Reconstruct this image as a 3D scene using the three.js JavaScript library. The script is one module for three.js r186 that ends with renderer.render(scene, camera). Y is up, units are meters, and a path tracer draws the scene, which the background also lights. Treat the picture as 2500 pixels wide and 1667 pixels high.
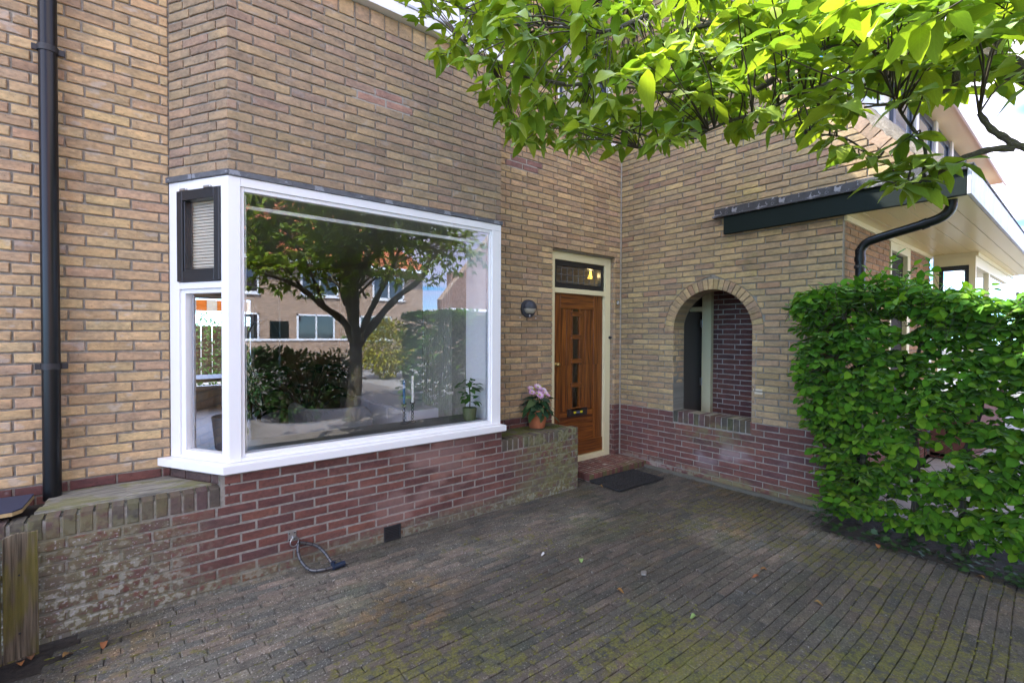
import * as THREE from 'three';
import { mergeGeometries } from 'three/addons/utils/BufferGeometryUtils.js';
import { RoundedBoxGeometry } from 'three/addons/geometries/RoundedBoxGeometry.js';
import { Sky } from 'three/addons/objects/Sky.js';

// ---------- camera, sky, sun, exposure ----------
const scene = new THREE.Scene();
const CAM = new THREE.Vector3(-4.787, 1.5595, 3.7753);
const YAW = 0.67924, PITCH = -0.015076, ROLL = 0.003851, FOC = 1161.97, PW = 2500, PH = 1667;
const V = (x, y, z) => new THREE.Vector3(x, y, z);
const camD = V(Math.sin(YAW) * Math.cos(PITCH), Math.sin(PITCH), -Math.cos(YAW) * Math.cos(PITCH));
const r0 = V(Math.cos(YAW), 0, Math.sin(YAW)), u0 = r0.clone().cross(camD);
const camR = r0.clone().multiplyScalar(Math.cos(ROLL)).addScaledVector(u0, Math.sin(ROLL));
const camU = u0.clone().multiplyScalar(Math.cos(ROLL)).addScaledVector(r0, -Math.sin(ROLL));
const camera = new THREE.PerspectiveCamera(71.305, PW / PH, 0.05, 400);
camera.position.copy(CAM);
camera.up.copy(camU);
camera.lookAt(CAM.clone().add(camD));

const renderer = new THREE.WebGLRenderer({ antialias: true });
renderer.toneMapping = THREE.LinearToneMapping;
renderer.toneMappingExposure = 4.65;
renderer.shadowMap.enabled = true;

const SUN = V(-0.6, 1.445, -1).normalize();
const sky = new Sky();
sky.scale.setScalar(300);
const su = sky.material.uniforms;
su.sunPosition.value.copy(SUN);
su.turbidity.value = 5; su.rayleigh.value = 0.8; su.mieCoefficient.value = 0.004;
su.cloudCoverage.value = 0.8; su.cloudDensity.value = 0.5; su.cloudScale.value = 0.0002; su.cloudElevation.value = 0.5;
sky.name = 'sky'; sky.userData.kind = 'structure';
scene.add(sky);
scene.environmentIntensity = 0.3;
const sun = new THREE.DirectionalLight(new THREE.Color(1, 0.95, 0.86), 3.8);
sun.position.copy(SUN.clone().multiplyScalar(40));
sun.castShadow = true;
sun.shadow.mapSize.set(2048, 2048);
Object.assign(sun.shadow.camera, { left: -22, right: 22, top: 22, bottom: -22, near: 1, far: 90 });
sun.name = 'sunlight';
scene.add(sun, sun.target);

// ---------- helpers ----------
const rng = (seed) => { let a = seed >>> 0; return () => { a = (a + 0x6d2b79f5) | 0; let t = Math.imul(a ^ (a >>> 15), 1 | a); t = (t + Math.imul(t ^ (t >>> 7), 61 | t)) ^ t; return ((t ^ (t >>> 14)) >>> 0) / 4294967296; }; };
const R = rng(7);
const rr = (a, b, f = R) => a + (b - a) * f();
const clamp = (x, a = 0, b = 1) => Math.min(b, Math.max(a, x));
const sstep = (a, b, x) => { const t = clamp((x - a) / (b - a)); return t * t * (3 - 2 * t); };
const lerp = (a, b, t) => a + (b - a) * t;
const HT = new Float32Array(65536); { const f = rng(99); for (let i = 0; i < 65536; i++) HT[i] = f(); }
const hsh = (ix, iy) => HT[(Math.imul(ix, 374761393) + Math.imul(iy, 668265263) ^ (ix << 7)) & 65535];
function vn(x, y) {
  const ix = Math.floor(x), iy = Math.floor(y); let fx = x - ix, fy = y - iy;
  fx = fx * fx * (3 - 2 * fx); fy = fy * fy * (3 - 2 * fy);
  const a = hsh(ix, iy), b = hsh(ix + 1, iy), c = hsh(ix, iy + 1), d = hsh(ix + 1, iy + 1);
  return a + (b - a) * fx + (c - a) * fy + (a - b - c + d) * fx * fy;
}
const fbm = (x, y, o = 3) => { let s = 0, a = 0.5, n = 0; for (let i = 0; i < o; i++) { s += a * vn(x, y); n += a; a *= 0.5; x = x * 2.03 + 17.1; y = y * 2.03 + 9.7; } return s / n; };
const ray = (x, y) => camD.clone().addScaledVector(camR, (x - PW / 2) / FOC).addScaledVector(camU, (PH / 2 - y) / FOC);
const at = (x, y, depth) => CAM.clone().addScaledVector(ray(x, y), depth);
const onZ = (x, y, z) => { const q = ray(x, y); return CAM.clone().addScaledVector(q, (z - CAM.z) / q.z); };
const onY = (x, y, h) => { const q = ray(x, y); return CAM.clone().addScaledVector(q, (h - CAM.y) / q.y); };
const onX = (x, y, k) => { const q = ray(x, y); return CAM.clone().addScaledVector(q, (k - CAM.x) / q.x); };
const ZG = 0.415;   // plane of the bay's glass, which mirrors the street
const mirror = (x, y, z) => { const p = onZ(x, y, 2 * ZG - z); p.z = z; return p; };
function project(p) { const q = p.clone().sub(CAM), z = q.dot(camD); return z < 0.05 ? null : [PW / 2 + FOC * q.dot(camR) / z, PH / 2 - FOC * q.dot(camU) / z, z]; }
function seenSize(p, size) { const s = project(p); if (!s || s[0] < -20 || s[0] > PW + 20 || s[1] < -20 || s[1] > PH + 20) return 0; return FOC * size / s[2]; }

const taken = new Map();
const numbered = (name) => { const n = taken.get(name) ?? 0; taken.set(name, n + 1); return n ? `${name}_${String(n).padStart(3, '0')}` : name; };
function thing(name, label, category, group, pos = [0, 0, 0], turn = 0) {
  const o = new THREE.Group(); o.name = numbered(name); o.userData = { label, category };
  if (group) o.userData.group = group;
  o.position.set(...pos); o.rotation.y = turn; scene.add(o); return o;
}
function mesh(name, geo, mat, parent, extra) {
  const m = new THREE.Mesh(Array.isArray(geo) ? merge(geo) : geo, mat);
  m.castShadow = m.receiveShadow = true; m.name = parent ? name : numbered(name);
  if (extra) Object.assign(m.userData, extra);
  (parent ?? scene).add(m); return m;
}
function merge(list) {
  const l = list.map((g) => { let q = g.index ? g.toNonIndexed() : g; for (const k of Object.keys(q.attributes)) if (!['position', 'normal', 'uv'].includes(k)) q.deleteAttribute(k); if (!q.attributes.normal) q.computeVertexNormals(); if (!q.attributes.uv) q.setAttribute('uv', new THREE.BufferAttribute(new Float32Array(q.attributes.position.count * 2), 2)); return q; });
  return mergeGeometries(l, false);
}
const bx = (x0, x1, y0, y1, z0, z1, rad = 0.003) => {
  const w = Math.abs(x1 - x0), h = Math.abs(y1 - y0), d = Math.abs(z1 - z0), r = Math.min(rad, w / 2.2, h / 2.2, d / 2.2);
  const g = rad > 0 ? new RoundedBoxGeometry(w, h, d, 1, r) : new THREE.BoxGeometry(w, h, d);
  g.translate((x0 + x1) / 2, (y0 + y1) / 2, (z0 + z1) / 2); uvMetres(g); return g;
};
function uvMetres(g) {   // box-projected texture coordinates in metres
  const p = g.attributes.position, n = g.attributes.normal, u = new Float32Array(p.count * 2);
  for (let i = 0; i < p.count; i++) {
    const ax = Math.abs(n.getX(i)), ay = Math.abs(n.getY(i)), az = Math.abs(n.getZ(i));
    if (ay >= ax && ay >= az) { u[2 * i] = p.getX(i); u[2 * i + 1] = p.getZ(i); } else if (ax >= az) { u[2 * i] = p.getZ(i); u[2 * i + 1] = p.getY(i); } else { u[2 * i] = p.getX(i); u[2 * i + 1] = p.getY(i); }
  }
  g.setAttribute('uv', new THREE.BufferAttribute(u, 2)); return g;
}
const tube = (pts, rad, seg = 24, rs = 8) => {
  const c = new THREE.CatmullRomCurve3(pts, false, 'catmullrom', 0.5);
  const g = new THREE.TubeGeometry(c, seg, 1, rs, false), p = g.attributes.position;
  const f = typeof rad === 'function' ? rad : () => rad;
  for (let i = 0; i <= seg; i++) { const o = c.getPointAt(i / seg), k = f(i / seg); for (let j = 0; j <= rs; j++) { const q = i * (rs + 1) + j; p.setXYZ(q, o.x + (p.getX(q) - o.x) * k, o.y + (p.getY(q) - o.y) * k, o.z + (p.getZ(q) - o.z) * k); } }
  return g;
};
const lathe = (pts, seg = 32) => new THREE.LatheGeometry(pts.map((p) => new THREE.Vector2(p[0], p[1])), seg);
const move = (g, x, y, z) => g.translate(x, y, z);

// a frame on a wall: s runs along it, y up, n out of it
const frameOf = (ox, oz, ux, uz) => { const l = Math.hypot(ux, uz); ux /= l; uz /= l; return { ox, oz, ux, uz, nx: -uz, nz: ux, m: new THREE.Matrix4().makeBasis(V(ux, 0, uz), V(0, 1, 0), V(-uz, 0, ux)).setPosition(ox, 0, oz), p(s, y, n) { return V(ox + ux * s - uz * n, y, oz + uz * s + ux * n); } }; };
const bxF = (F, s0, s1, y0, y1, n0, n1, rad) => bx(s0, s1, y0, y1, n0, n1, rad).applyMatrix4(F.m);
const FRONT = frameOf(0, 0, 1, 0);              // main wall, z = 0
const BAY = frameOf(0, 0.44, 1, 0);             // bay front, z = 0.44
const CHEEK = frameOf(-4.578, 0, 0.265, 0.44);  // slanted side of the bay
const CL = Math.hypot(0.265, 0.44);
const SIDE = frameOf(0, 0, 0, 1);               // gable wall of the neighbour, x = 0, faces -x

// ---------- textures ----------
function dataTex(w, h, fn, srgb = true, wrap = true) {   // fn(u, v, out) with out linear 0..1 colours or one value
  const d = new Uint8Array(w * h * 4), o = [0, 0, 0];
  const enc = (c) => { c = clamp(c); return srgb ? 255 * (c <= 0.0031308 ? 12.92 * c : 1.055 * Math.pow(c, 1 / 2.4) - 0.055) : 255 * c; };
  for (let j = 0; j < h; j++) for (let i = 0; i < w; i++) { fn((i + 0.5) / w, (j + 0.5) / h, o); const k = (j * w + i) * 4; d[k] = enc(o[0]); d[k + 1] = enc(o[1]); d[k + 2] = enc(o[2]); d[k + 3] = 255; }
  const t = new THREE.DataTexture(d, w, h); t.magFilter = THREE.LinearFilter; t.minFilter = THREE.LinearMipmapLinearFilter;
  if (srgb) t.colorSpace = THREE.SRGBColorSpace;
  t.wrapS = t.wrapT = wrap ? THREE.RepeatWrapping : THREE.ClampToEdgeWrapping; t.needsUpdate = true; return t;
}
// noise that repeats every `per` cells
const tn = (x, y, per) => { const ix = Math.floor(x), iy = Math.floor(y); let fx = x - ix, fy = y - iy; fx = fx * fx * (3 - 2 * fx); fy = fy * fy * (3 - 2 * fy); const m = (k) => ((k % per) + per) % per; const a = hsh(m(ix), m(iy)), b = hsh(m(ix + 1), m(iy)), c = hsh(m(ix), m(iy + 1)), d = hsh(m(ix + 1), m(iy + 1)); return a + (b - a) * fx + (c - a) * fy + (a - b - c + d) * fx * fy; };
const tfbm = (u, v, per, o = 4) => { let s = 0, a = 0.5, n = 0; for (let i = 0; i < o; i++) { s += a * tn(u * per, v * per, per); n += a; a *= 0.55; per *= 2; } return s / n; };
const rep = (t, metres, metresV = metres) => { const c = t.clone(); c.repeat.set(1 / metres, 1 / metresV); c.needsUpdate = true; return c; };
const grainT = dataTex(512, 512, (u, v, o) => { let g = 0.55 * tfbm(u, v, 16, 5) + 0.45 * tfbm(u + 0.3, v, 64, 3); const pit = tfbm(u, v + 0.5, 40, 2); if (pit > 0.72) g -= (pit - 0.72) * 2.5; o[0] = o[1] = o[2] = clamp(g); }, false);
const sandT = dataTex(512, 512, (u, v, o) => { const g = 0.5 * tfbm(u, v, 12, 5) + 0.5 * tn(u * 200, v * 200, 200); o[0] = o[1] = o[2] = g; }, false);
const tint = (base, amp, per, oct = 4) => dataTex(512, 512, (u, v, o) => { const g = 1 + amp * (tfbm(u, v, per, oct) - 0.5) * 2, h = 1 + amp * 0.5 * (tfbm(u + 0.4, v + 0.2, per * 4, 3) - 0.5) * 2; for (let c = 0; c < 3; c++) o[c] = base[c] * g * h; });
const std = (o) => new THREE.MeshStandardMaterial(o);
const phy = (o) => new THREE.MeshPhysicalMaterial(o);
const lin = (r, g, b) => new THREE.Color().setRGB(r, g, b);
// ---------- materials ----------
const M = {};
M.white = std({ color: lin(0.80, 0.80, 0.80), roughness: 0.42, bumpMap: rep(grainT, 0.35), bumpScale: 0.0004 });
M.cream = std({ color: lin(0.76, 0.69, 0.43), roughness: 0.45, bumpMap: rep(grainT, 0.35), bumpScale: 0.0005 });
M.black = phy({ color: lin(0.012, 0.014, 0.017), roughness: 0.38, clearcoat: 0.25, clearcoatRoughness: 0.25 });
M.navy = std({ color: lin(0.02, 0.035, 0.07), roughness: 0.4 });
M.green = phy({ color: lin(0.004, 0.010, 0.008), roughness: 0.6, specularIntensity: 0.35, bumpMap: rep(grainT, 0.3, 0.05), bumpScale: 0.0008 });
M.pipe = phy({ color: lin(0.006, 0.007, 0.009), roughness: 0.3, specularIntensity: 0.7 });
M.lead = std({ map: rep(dataTex(512, 512, (u, v, o) => { const a = tfbm(u, v, 10, 5), b = sstep(0.62, 0.70, tfbm(u + 0.5, v, 14, 4)); const g = lerp(0.06, 0.17, a) + b * 0.16; o[0] = g * 0.95; o[1] = g; o[2] = g * 1.1; }), 0.5), roughness: 0.62, metalness: 0.25, bumpMap: rep(grainT, 0.3), bumpScale: 0.002 });
M.leadDark = std({ map: rep(dataTex(512, 512, (u, v, o) => { const a = tfbm(u, v, 10, 5), b = sstep(0.60, 0.70, tfbm(u + 0.5, v, 14, 4)); const g = lerp(0.015, 0.06, a) + b * 0.2; o[0] = g; o[1] = g; o[2] = g * 1.05; }), 0.45), roughness: 0.6, metalness: 0.2, bumpMap: rep(grainT, 0.25), bumpScale: 0.003 });
M.zinc = std({ map: rep(tint([0.42, 0.45, 0.5], 0.35, 8), 0.6), roughness: 0.5, metalness: 0.5 });
M.steel = std({ color: lin(0.5, 0.5, 0.5), roughness: 0.35, metalness: 0.9 });
M.brass = std({ color: lin(0.45, 0.32, 0.12), roughness: 0.35, metalness: 0.9 });
M.iron = std({ color: lin(0.02, 0.02, 0.022), roughness: 0.55 });
M.glass = phy({ color: 0xffffff, transmission: 1, thickness: 0, roughness: 0, ior: 2.33 });
M.doorGlass = phy({ color: 0xffffff, transmission: 1, thickness: 0, roughness: 0, ior: 1.4 });
M.mortar = std({ map: rep(tint([0.285, 0.262, 0.222], 0.28, 24), 0.5), roughness: 1, bumpMap: rep(sandT, 0.25), bumpScale: 0.004 });
M.mortarLight = std({ map: rep(tint([0.36, 0.335, 0.29], 0.3, 24), 0.5), roughness: 1, bumpMap: rep(sandT, 0.25), bumpScale: 0.004 });
M.plaster = std({ map: rep(tint([0.55, 0.53, 0.49], 0.06, 8), 1.5), roughness: 0.9 });
M.ceiling = std({ color: lin(0.45, 0.43, 0.4), roughness: 0.9 });
const woodTex = (base, dark, freq) => dataTex(512, 1024, (u, v, o) => { const w = tfbm(u, v, 4, 3); const g = tfbm(u * 1 + 0.1 * w, v * 0.06, 48, 4), f = tfbm(u, v * 0.05, 128, 2); const t = clamp((g - 0.3) * 1.7 * freq + (f - 0.5) * 0.5); for (let c = 0; c < 3; c++) o[c] = lerp(dark[c], base[c], t) * (0.85 + 0.3 * w); });
M.doorWood = phy({ map: rep(woodTex([0.30, 0.098, 0.014], [0.07, 0.019, 0.005], 1.15), 0.5, 1.2), roughness: 0.36, clearcoat: 0.35, clearcoatRoughness: 0.25 });
M.doorWoodH = M.doorWood.clone(); { const t = M.doorWood.map.clone(); t.rotation = Math.PI / 2; t.repeat.set(1 / 0.5, 1 / 1.2); t.needsUpdate = true; M.doorWoodH.map = t; }
M.floorWood = std({ map: rep(woodTex([0.13, 0.062, 0.028], [0.05, 0.022, 0.01], 1), 0.8, 2), roughness: 0.4 });
M.plank = std({ map: (() => { const t = rep(dataTex(512, 512, (u, v, o) => { const g = tfbm(u * 0.08, v, 64, 4), w = tfbm(u, v, 6, 4), s = tfbm(u * 0.3, v + 0.4, 18, 3); const m = sstep(0.5, 0.68, w); const b = lerp(0.14, 0.34, clamp((g - 0.3) * 2)); o[0] = lerp(b, 0.17, m * 0.7) * (0.8 + 0.4 * s); o[1] = lerp(b * 0.95, 0.17, m * 0.7) * (0.8 + 0.4 * s); o[2] = lerp(b * 0.78, 0.05, m * 0.7) * (0.8 + 0.4 * s); }), 0.6); return t; })(), roughness: 0.9, bumpMap: rep(grainT, 0.8, 0.1), bumpScale: 0.003 });
M.fence = std({ map: rep(dataTex(512, 1024, (u, v, o) => { const g = tfbm(u, v * 0.06, 64, 4), w = tfbm(u, v * 0.5, 6, 4), k = tfbm(u + 0.3, v * 0.4, 10, 3); const m = sstep(0.42, 0.66, w); const b = lerp(0.06, 0.2, clamp((g - 0.32) * 2.2)); o[0] = lerp(b, 0.15, m * 0.75) * (0.7 + 0.6 * k); o[1] = lerp(b * 0.82, 0.135, m * 0.75) * (0.7 + 0.6 * k); o[2] = lerp(b * 0.55, 0.022, m * 0.75) * (0.7 + 0.6 * k); }), 0.35, 0.9), roughness: 0.95, bumpMap: rep(grainT, 0.06, 0.8), bumpScale: 0.003 });
M.terracotta = std({ map: rep(tint([0.40, 0.135, 0.055], 0.16, 10), 0.25), roughness: 0.85, bumpMap: rep(grainT, 0.2), bumpScale: 0.0008 });
M.soil = std({ map: rep(dataTex(512, 512, (u, v, o) => { const g = tfbm(u, v, 24, 5); const k = tn(u * 170, v * 170, 170) > 0.93 ? 1.8 : 1; const b = lerp(0.02, 0.085, g) * k; o[0] = b; o[1] = b * 0.82; o[2] = b * 0.62; }), 0.5), roughness: 1, bumpMap: rep(sandT, 0.2), bumpScale: 0.012 });
M.rubber = std({ color: lin(0.018, 0.019, 0.02), roughness: 0.7, bumpMap: rep(grainT, 0.1), bumpScale: 0.001 });
M.bark = std({ map: rep(dataTex(512, 512, (u, v, o) => { const g = tfbm(u, v, 16, 5), m = sstep(0.52, 0.7, tfbm(u + 0.2, v + 0.6, 9, 4)), l = sstep(0.62, 0.75, tfbm(u, v, 30, 3)); const b = lerp(0.03, 0.13, g); o[0] = lerp(b, 0.115, m * 0.7) + l * 0.1; o[1] = lerp(b * 0.86, 0.115, m * 0.7) + l * 0.11; o[2] = lerp(b * 0.62, 0.018, m * 0.7) + l * 0.08; }), 0.5), roughness: 0.95, bumpMap: rep(grainT, 0.12), bumpScale: 0.004 });
M.twig = std({ color: lin(0.055, 0.042, 0.022), roughness: 0.9 });

// ---------- brickwork ----------
const RB = rng(31);
const mixTone = (list, f = RB) => { let t = f() * list.reduce((a, b) => a + b[3], 0); for (const c of list) { t -= c[3]; if (t <= 0) { const k = 0.9 + 0.2 * f(), W = list.reduce((a, b) => a + b[3], 0), m = [0, 1, 2].map((i) => list.reduce((a, b) => a + b[i] * b[3], 0) / W), q = 0.36; return [lerp(c[0], m[0], q) * k, lerp(c[1], m[1], q) * k * (0.985 + 0.03 * f()), lerp(c[2], m[2], q) * k * (0.95 + 0.1 * f())]; } } return list[0].slice(0, 3); };
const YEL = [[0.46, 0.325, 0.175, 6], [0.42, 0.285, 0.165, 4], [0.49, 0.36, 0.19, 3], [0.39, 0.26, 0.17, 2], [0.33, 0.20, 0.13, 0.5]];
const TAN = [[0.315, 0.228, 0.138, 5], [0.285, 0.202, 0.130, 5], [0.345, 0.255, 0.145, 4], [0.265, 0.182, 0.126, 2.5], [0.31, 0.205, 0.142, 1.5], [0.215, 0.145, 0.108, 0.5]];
const OLI = [[0.335, 0.245, 0.128, 5], [0.30, 0.215, 0.118, 5], [0.37, 0.28, 0.140, 3], [0.28, 0.188, 0.115, 2.5], [0.255, 0.15, 0.10, 1], [0.215, 0.145, 0.095, 0.7]];
const RED = [[0.140, 0.056, 0.044, 5], [0.122, 0.050, 0.042, 4], [0.158, 0.064, 0.048, 3], [0.102, 0.046, 0.044, 2], [0.175, 0.072, 0.048, 0.8], [0.078, 0.042, 0.042, 0.7]];
const q4 = (s0, s1, y0, y1) => [[s0, y0], [s1, y0], [s1, y1], [s0, y1]];
// rows of bricks from y0 up; ends from `at` with first joints a, b on alternating rows; cut() trims or drops
function courses({ s0, s1, y0, rows, h = 0.0625, jv = 0.0115, len = 0.22, jh = 0.011, anchor, a, b, tone, keep }) {
  const out = [];
  for (let r = 0; r < rows; r++) {
    const y = y0 + r * h, ph = (r % 2 ? b : a) + rr(-0.006, 0.006, RB);
    let joints = [s0, s1];
    for (let k = Math.floor((s0 - anchor - ph) / len) - 1; ; k++) { const x = anchor + ph + k * len + rr(-0.004, 0.004, RB); if (x > s1 - 0.012) break; if (x > s0 + 0.012) joints.push(x); }
    joints.sort((p, q) => p - q);
    for (let i = 0; i + 1 < joints.length; i++) {
      const l = joints[i] + (i ? jh / 2 : 0), e = joints[i + 1] - (i + 2 < joints.length ? jh / 2 : 0);
      if (e - l < 0.014) continue;
      const ry = rr(-0.0012, 0.0012, RB);
      const br = { q: q4(l, e, y + jv / 2 + ry, y + h - jv / 2 + ry), tone: tone(l, y, r) };
      if (keep) keep(br, out); else out.push(br);
    }
  }
  return out;
}
// one brick: ragged edge, worn arris, slightly uneven face
function brickGeo(F, b, { rag = 0.0013, proud = 0.0015, back = 0.03, arris = 0.0035, flip = false } = {}) {
  const [p0, p1, p2, p3] = b.q, f = RB, w = Math.hypot(p1[0] - p0[0], p1[1] - p0[1]), hh = Math.hypot(p3[0] - p0[0], p3[1] - p0[1]);
  const nl = w > hh ? (w > 0.12 ? 4 : 2) : 1, ns = hh > w ? (hh > 0.12 ? 4 : 2) : 1, ring = [];
  const edge = (a, c, n) => { for (let i = 0; i < n; i++) { const t = i / n, j = i ? rag * 1.5 : rag; ring.push([lerp(a[0], c[0], t) + rr(-j, j, f), lerp(a[1], c[1], t) + rr(-j, j, f)]); } };
  edge(p0, p1, nl); edge(p1, p2, ns); edge(p2, p3, nl); edge(p3, p0, ns);
  const n = ring.length, cx = ring.reduce((a, p) => a + p[0], 0) / n, cy = ring.reduce((a, p) => a + p[1], 0) / n;
  if (b.back) back = b.back;
  const off = (b.n ?? 0) + rr(-proud, proud, f), tx = rr(-0.006, 0.006, f), ty = rr(-0.02, 0.02, f);
  const nz = (p) => off + (p[0] - cx) * tx + (p[1] - cy) * ty;
  const inn = ring.map((p) => { const dx = cx - p[0], dy = cy - p[1], a = arris * rr(0.6, 1.5, f); return [p[0] + Math.sign(dx) * Math.min(a, Math.abs(dx) * 0.5), p[1] + Math.sign(dy) * Math.min(a, Math.abs(dy) * 0.5)]; });
  const pos = [], uv = [];
  const put = (p, z) => { const v = F.p(p[0], p[1], z); pos.push(v.x, v.y, v.z); uv.push(p[0], p[1]); };
  const e = arris * 0.9;
  for (let i = 0; i < n; i++) {
    const k = (i + 1) % n, A = ring[i], B = ring[k], C = inn[i], D = inn[k], c = [cx, cy];
    put(A, off - back); put(B, off - back); put(B, nz(B) - e); put(A, off - back); put(B, nz(B) - e); put(A, nz(A) - e);
    put(A, nz(A) - e); put(B, nz(B) - e); put(D, nz(D)); put(A, nz(A) - e); put(D, nz(D)); put(C, nz(C));
    put(C, nz(C)); put(D, nz(D)); put(c, nz(c) + 0.0004);
  }
  const g = new THREE.BufferGeometry();
  g.setAttribute('position', new THREE.Float32BufferAttribute(pos, 3)); g.setAttribute('uv', new THREE.Float32BufferAttribute(uv, 2));
  return g;
}
const joinRaw = (list) => { let n = 0; for (const g of list) n += g.attributes.position.count; const p = new Float32Array(n * 3), u = new Float32Array(n * 2); let k = 0; for (const g of list) { p.set(g.attributes.position.array, k * 3); u.set(g.attributes.uv.array, k * 2); k += g.attributes.position.count; } const o = new THREE.BufferGeometry(); o.setAttribute('position', new THREE.BufferAttribute(p, 3)); o.setAttribute('uv', new THREE.BufferAttribute(u, 2)); return o; };
// colour of a stretch of wall: every brick its own clay, with grain, fire marks and (stain) what grows on it
function clayTexture(bricks, [s0, s1, y0, y1], res, stain, grain = 1) {
  const w = Math.min(2048, Math.round((s1 - s0) * res)), h = Math.min(2048, Math.round((y1 - y0) * res)), id = new Int16Array(w * h).fill(-1);
  bricks.forEach((b, k) => {
    const xs = b.q.map((p) => p[0]), ys = b.q.map((p) => p[1]);
    const i0 = Math.max(0, Math.floor((Math.min(...xs) - 0.006 - s0) / (s1 - s0) * w)), i1 = Math.min(w - 1, Math.ceil((Math.max(...xs) + 0.006 - s0) / (s1 - s0) * w)), j0 = Math.max(0, Math.floor((Math.min(...ys) - 0.006 - y0) / (y1 - y0) * h)), j1 = Math.min(h - 1, Math.ceil((Math.max(...ys) + 0.006 - y0) / (y1 - y0) * h));
    for (let j = j0; j <= j1; j++) for (let i = i0; i <= i1; i++) if (id[j * w + i] < 0 || (b.q.turned && inQuad(b.q, s0 + (i + 0.5) / w * (s1 - s0), y0 + (j + 0.5) / h * (y1 - y0)))) id[j * w + i] = k;
  });
  const t = dataTex(w, h, (u, v, o) => {
    const s = lerp(s0, s1, u), y = lerp(y0, y1, v), k = id[Math.min(h - 1, Math.floor(v * h)) * w + Math.min(w - 1, Math.floor(u * w))];
    const c = k < 0 ? [0.2, 0.15, 0.1] : bricks[k].tone, q = k * 3.7;
    const g = fbm(s * 55 + q, y * 90 + q, 3), l = fbm(s * 9 + q, y * 26, 2), d = vn(s * 130, y * 150);
    let f = 1 + grain * ((g - 0.5) * 0.55 + (l - 0.5) * 0.5);
    if (d > 0.86) f *= 1 - (d - 0.86) * 3.2 * grain; else if (d < 0.09) f *= 1 + (0.09 - d) * 4 * grain;
    const warm = (l - 0.5) * 0.25 * grain;
    o[0] = c[0] * f * (1 + warm * 0.4); o[1] = c[1] * f; o[2] = c[2] * f * (1 - warm * 0.6);
    if (stain) stain(s, y, o, k);
  }, true, false);
  t.repeat.set(1 / (s1 - s0), 1 / (y1 - y0)); t.offset.set(-s0 / (s1 - s0), -y0 / (y1 - y0)); t.needsUpdate = true;
  return t;
}
const inQuad = (q, x, y) => { let s = 0; for (let i = 0; i < 4; i++) { const a = q[i], b = q[(i + 1) % 4], c = (b[0] - a[0]) * (y - a[1]) - (b[1] - a[1]) * (x - a[0]); if (c < 0) s++; } return s === 0 || s === 4; };
function shapeGeo(F, pts, holes, n0, n1) {
  const s = new THREE.Shape(pts.map((p) => new THREE.Vector2(...p))); for (const h of holes ?? []) s.holes.push(h.isPath ? h : new THREE.Path(h.map((p) => new THREE.Vector2(...p))));
  const g = new THREE.ExtrudeGeometry(s, { depth: n1 - n0, bevelEnabled: false, curveSegments: 24 }); g.translate(0, 0, n0); uvMetres(g); return g.applyMatrix4(F.m);
}
// a wall: mortar core plus its bricks; the 300 that show largest are bricks of their own
function brickWall(name, parent, F, bricks, area, core, { res = 420, stain, mortar = M.mortar, grain = 1, geo = {}, piece = 'brick', most = 300, rough = 0.92 } = {}) {
  const wall = mesh(name, core, mortar, parent);
  const mat = std({ map: clayTexture(bricks, area, res, stain, grain), roughness: rough, bumpMap: rep(grainT, 0.23), bumpScale: 0.0022 });
  bricks.forEach((b) => { const c = F.p((b.q[0][0] + b.q[2][0]) / 2, (b.q[0][1] + b.q[2][1]) / 2, 0); b.show = seenSize(c, Math.sqrt(Math.abs((b.q[1][0] - b.q[0][0]) * (b.q[2][1] - b.q[1][1])) + 1e-4)); });
  const order = bricks.map((b, i) => i).sort((i, j) => bricks[j].show - bricks[i].show), own = new Set(order.slice(0, most).filter((i) => bricks[i].show > 0)), rest = [];
  bricks.forEach((b, i) => { const g = brickGeo(F, b, geo); if (own.has(i)) mesh(piece, g, mat, wall); else rest.push(g); });
  if (rest.length) mesh('brickwork', joinRaw(rest), mat, wall, { kind: 'stuff' });
  return wall;
}
// ---------- ground ----------
const GROUND = { p: (s, t, n) => V(s, n, -t) };
const grass0 = mesh('ground', new THREE.PlaneGeometry(240, 240).rotateX(-Math.PI / 2).translate(0, -0.06, 0), std({ color: lin(0.12, 0.11, 0.09), roughness: 1 }), null, { kind: 'structure' });
M.street = std({ map: rep(dataTex(1024, 1024, (u, v, o) => { const row = Math.floor(v * 60), x = u * 16 + (row % 2) * 0.5, k = hsh(Math.floor(x) % 16, row % 60), g = tfbm(u, v, 40, 4); const j = Math.min(x - Math.floor(x), 1 - (x - Math.floor(x))) * 0.2 < 0.006 || (v * 60 - row) < 0.12; const b = (0.15 + 0.08 * k) * (0.75 + 0.5 * g) * (j ? 0.55 : 1); o[0] = b * 1.06; o[1] = b * 0.95; o[2] = b * 0.84; }), 3.3), roughness: 0.95 });
const drive = mesh('driveway', bx(-5.4, 1.2, -0.05, -0.012, 4.42, 16, 0), M.street, null, { kind: 'structure' });
mesh('street', bx(-60, 60, -0.055, -0.016, 16.01, 21.5, 0), M.street, null, { kind: 'structure' });
mesh('neighbour_path', bx(0.15, 12, -0.055, -0.02, 2.4, 16, 0), std({ map: rep(tint([0.30, 0.28, 0.255], 0.2, 20), 1), roughness: 0.95 }), null, { kind: 'structure' });

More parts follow.
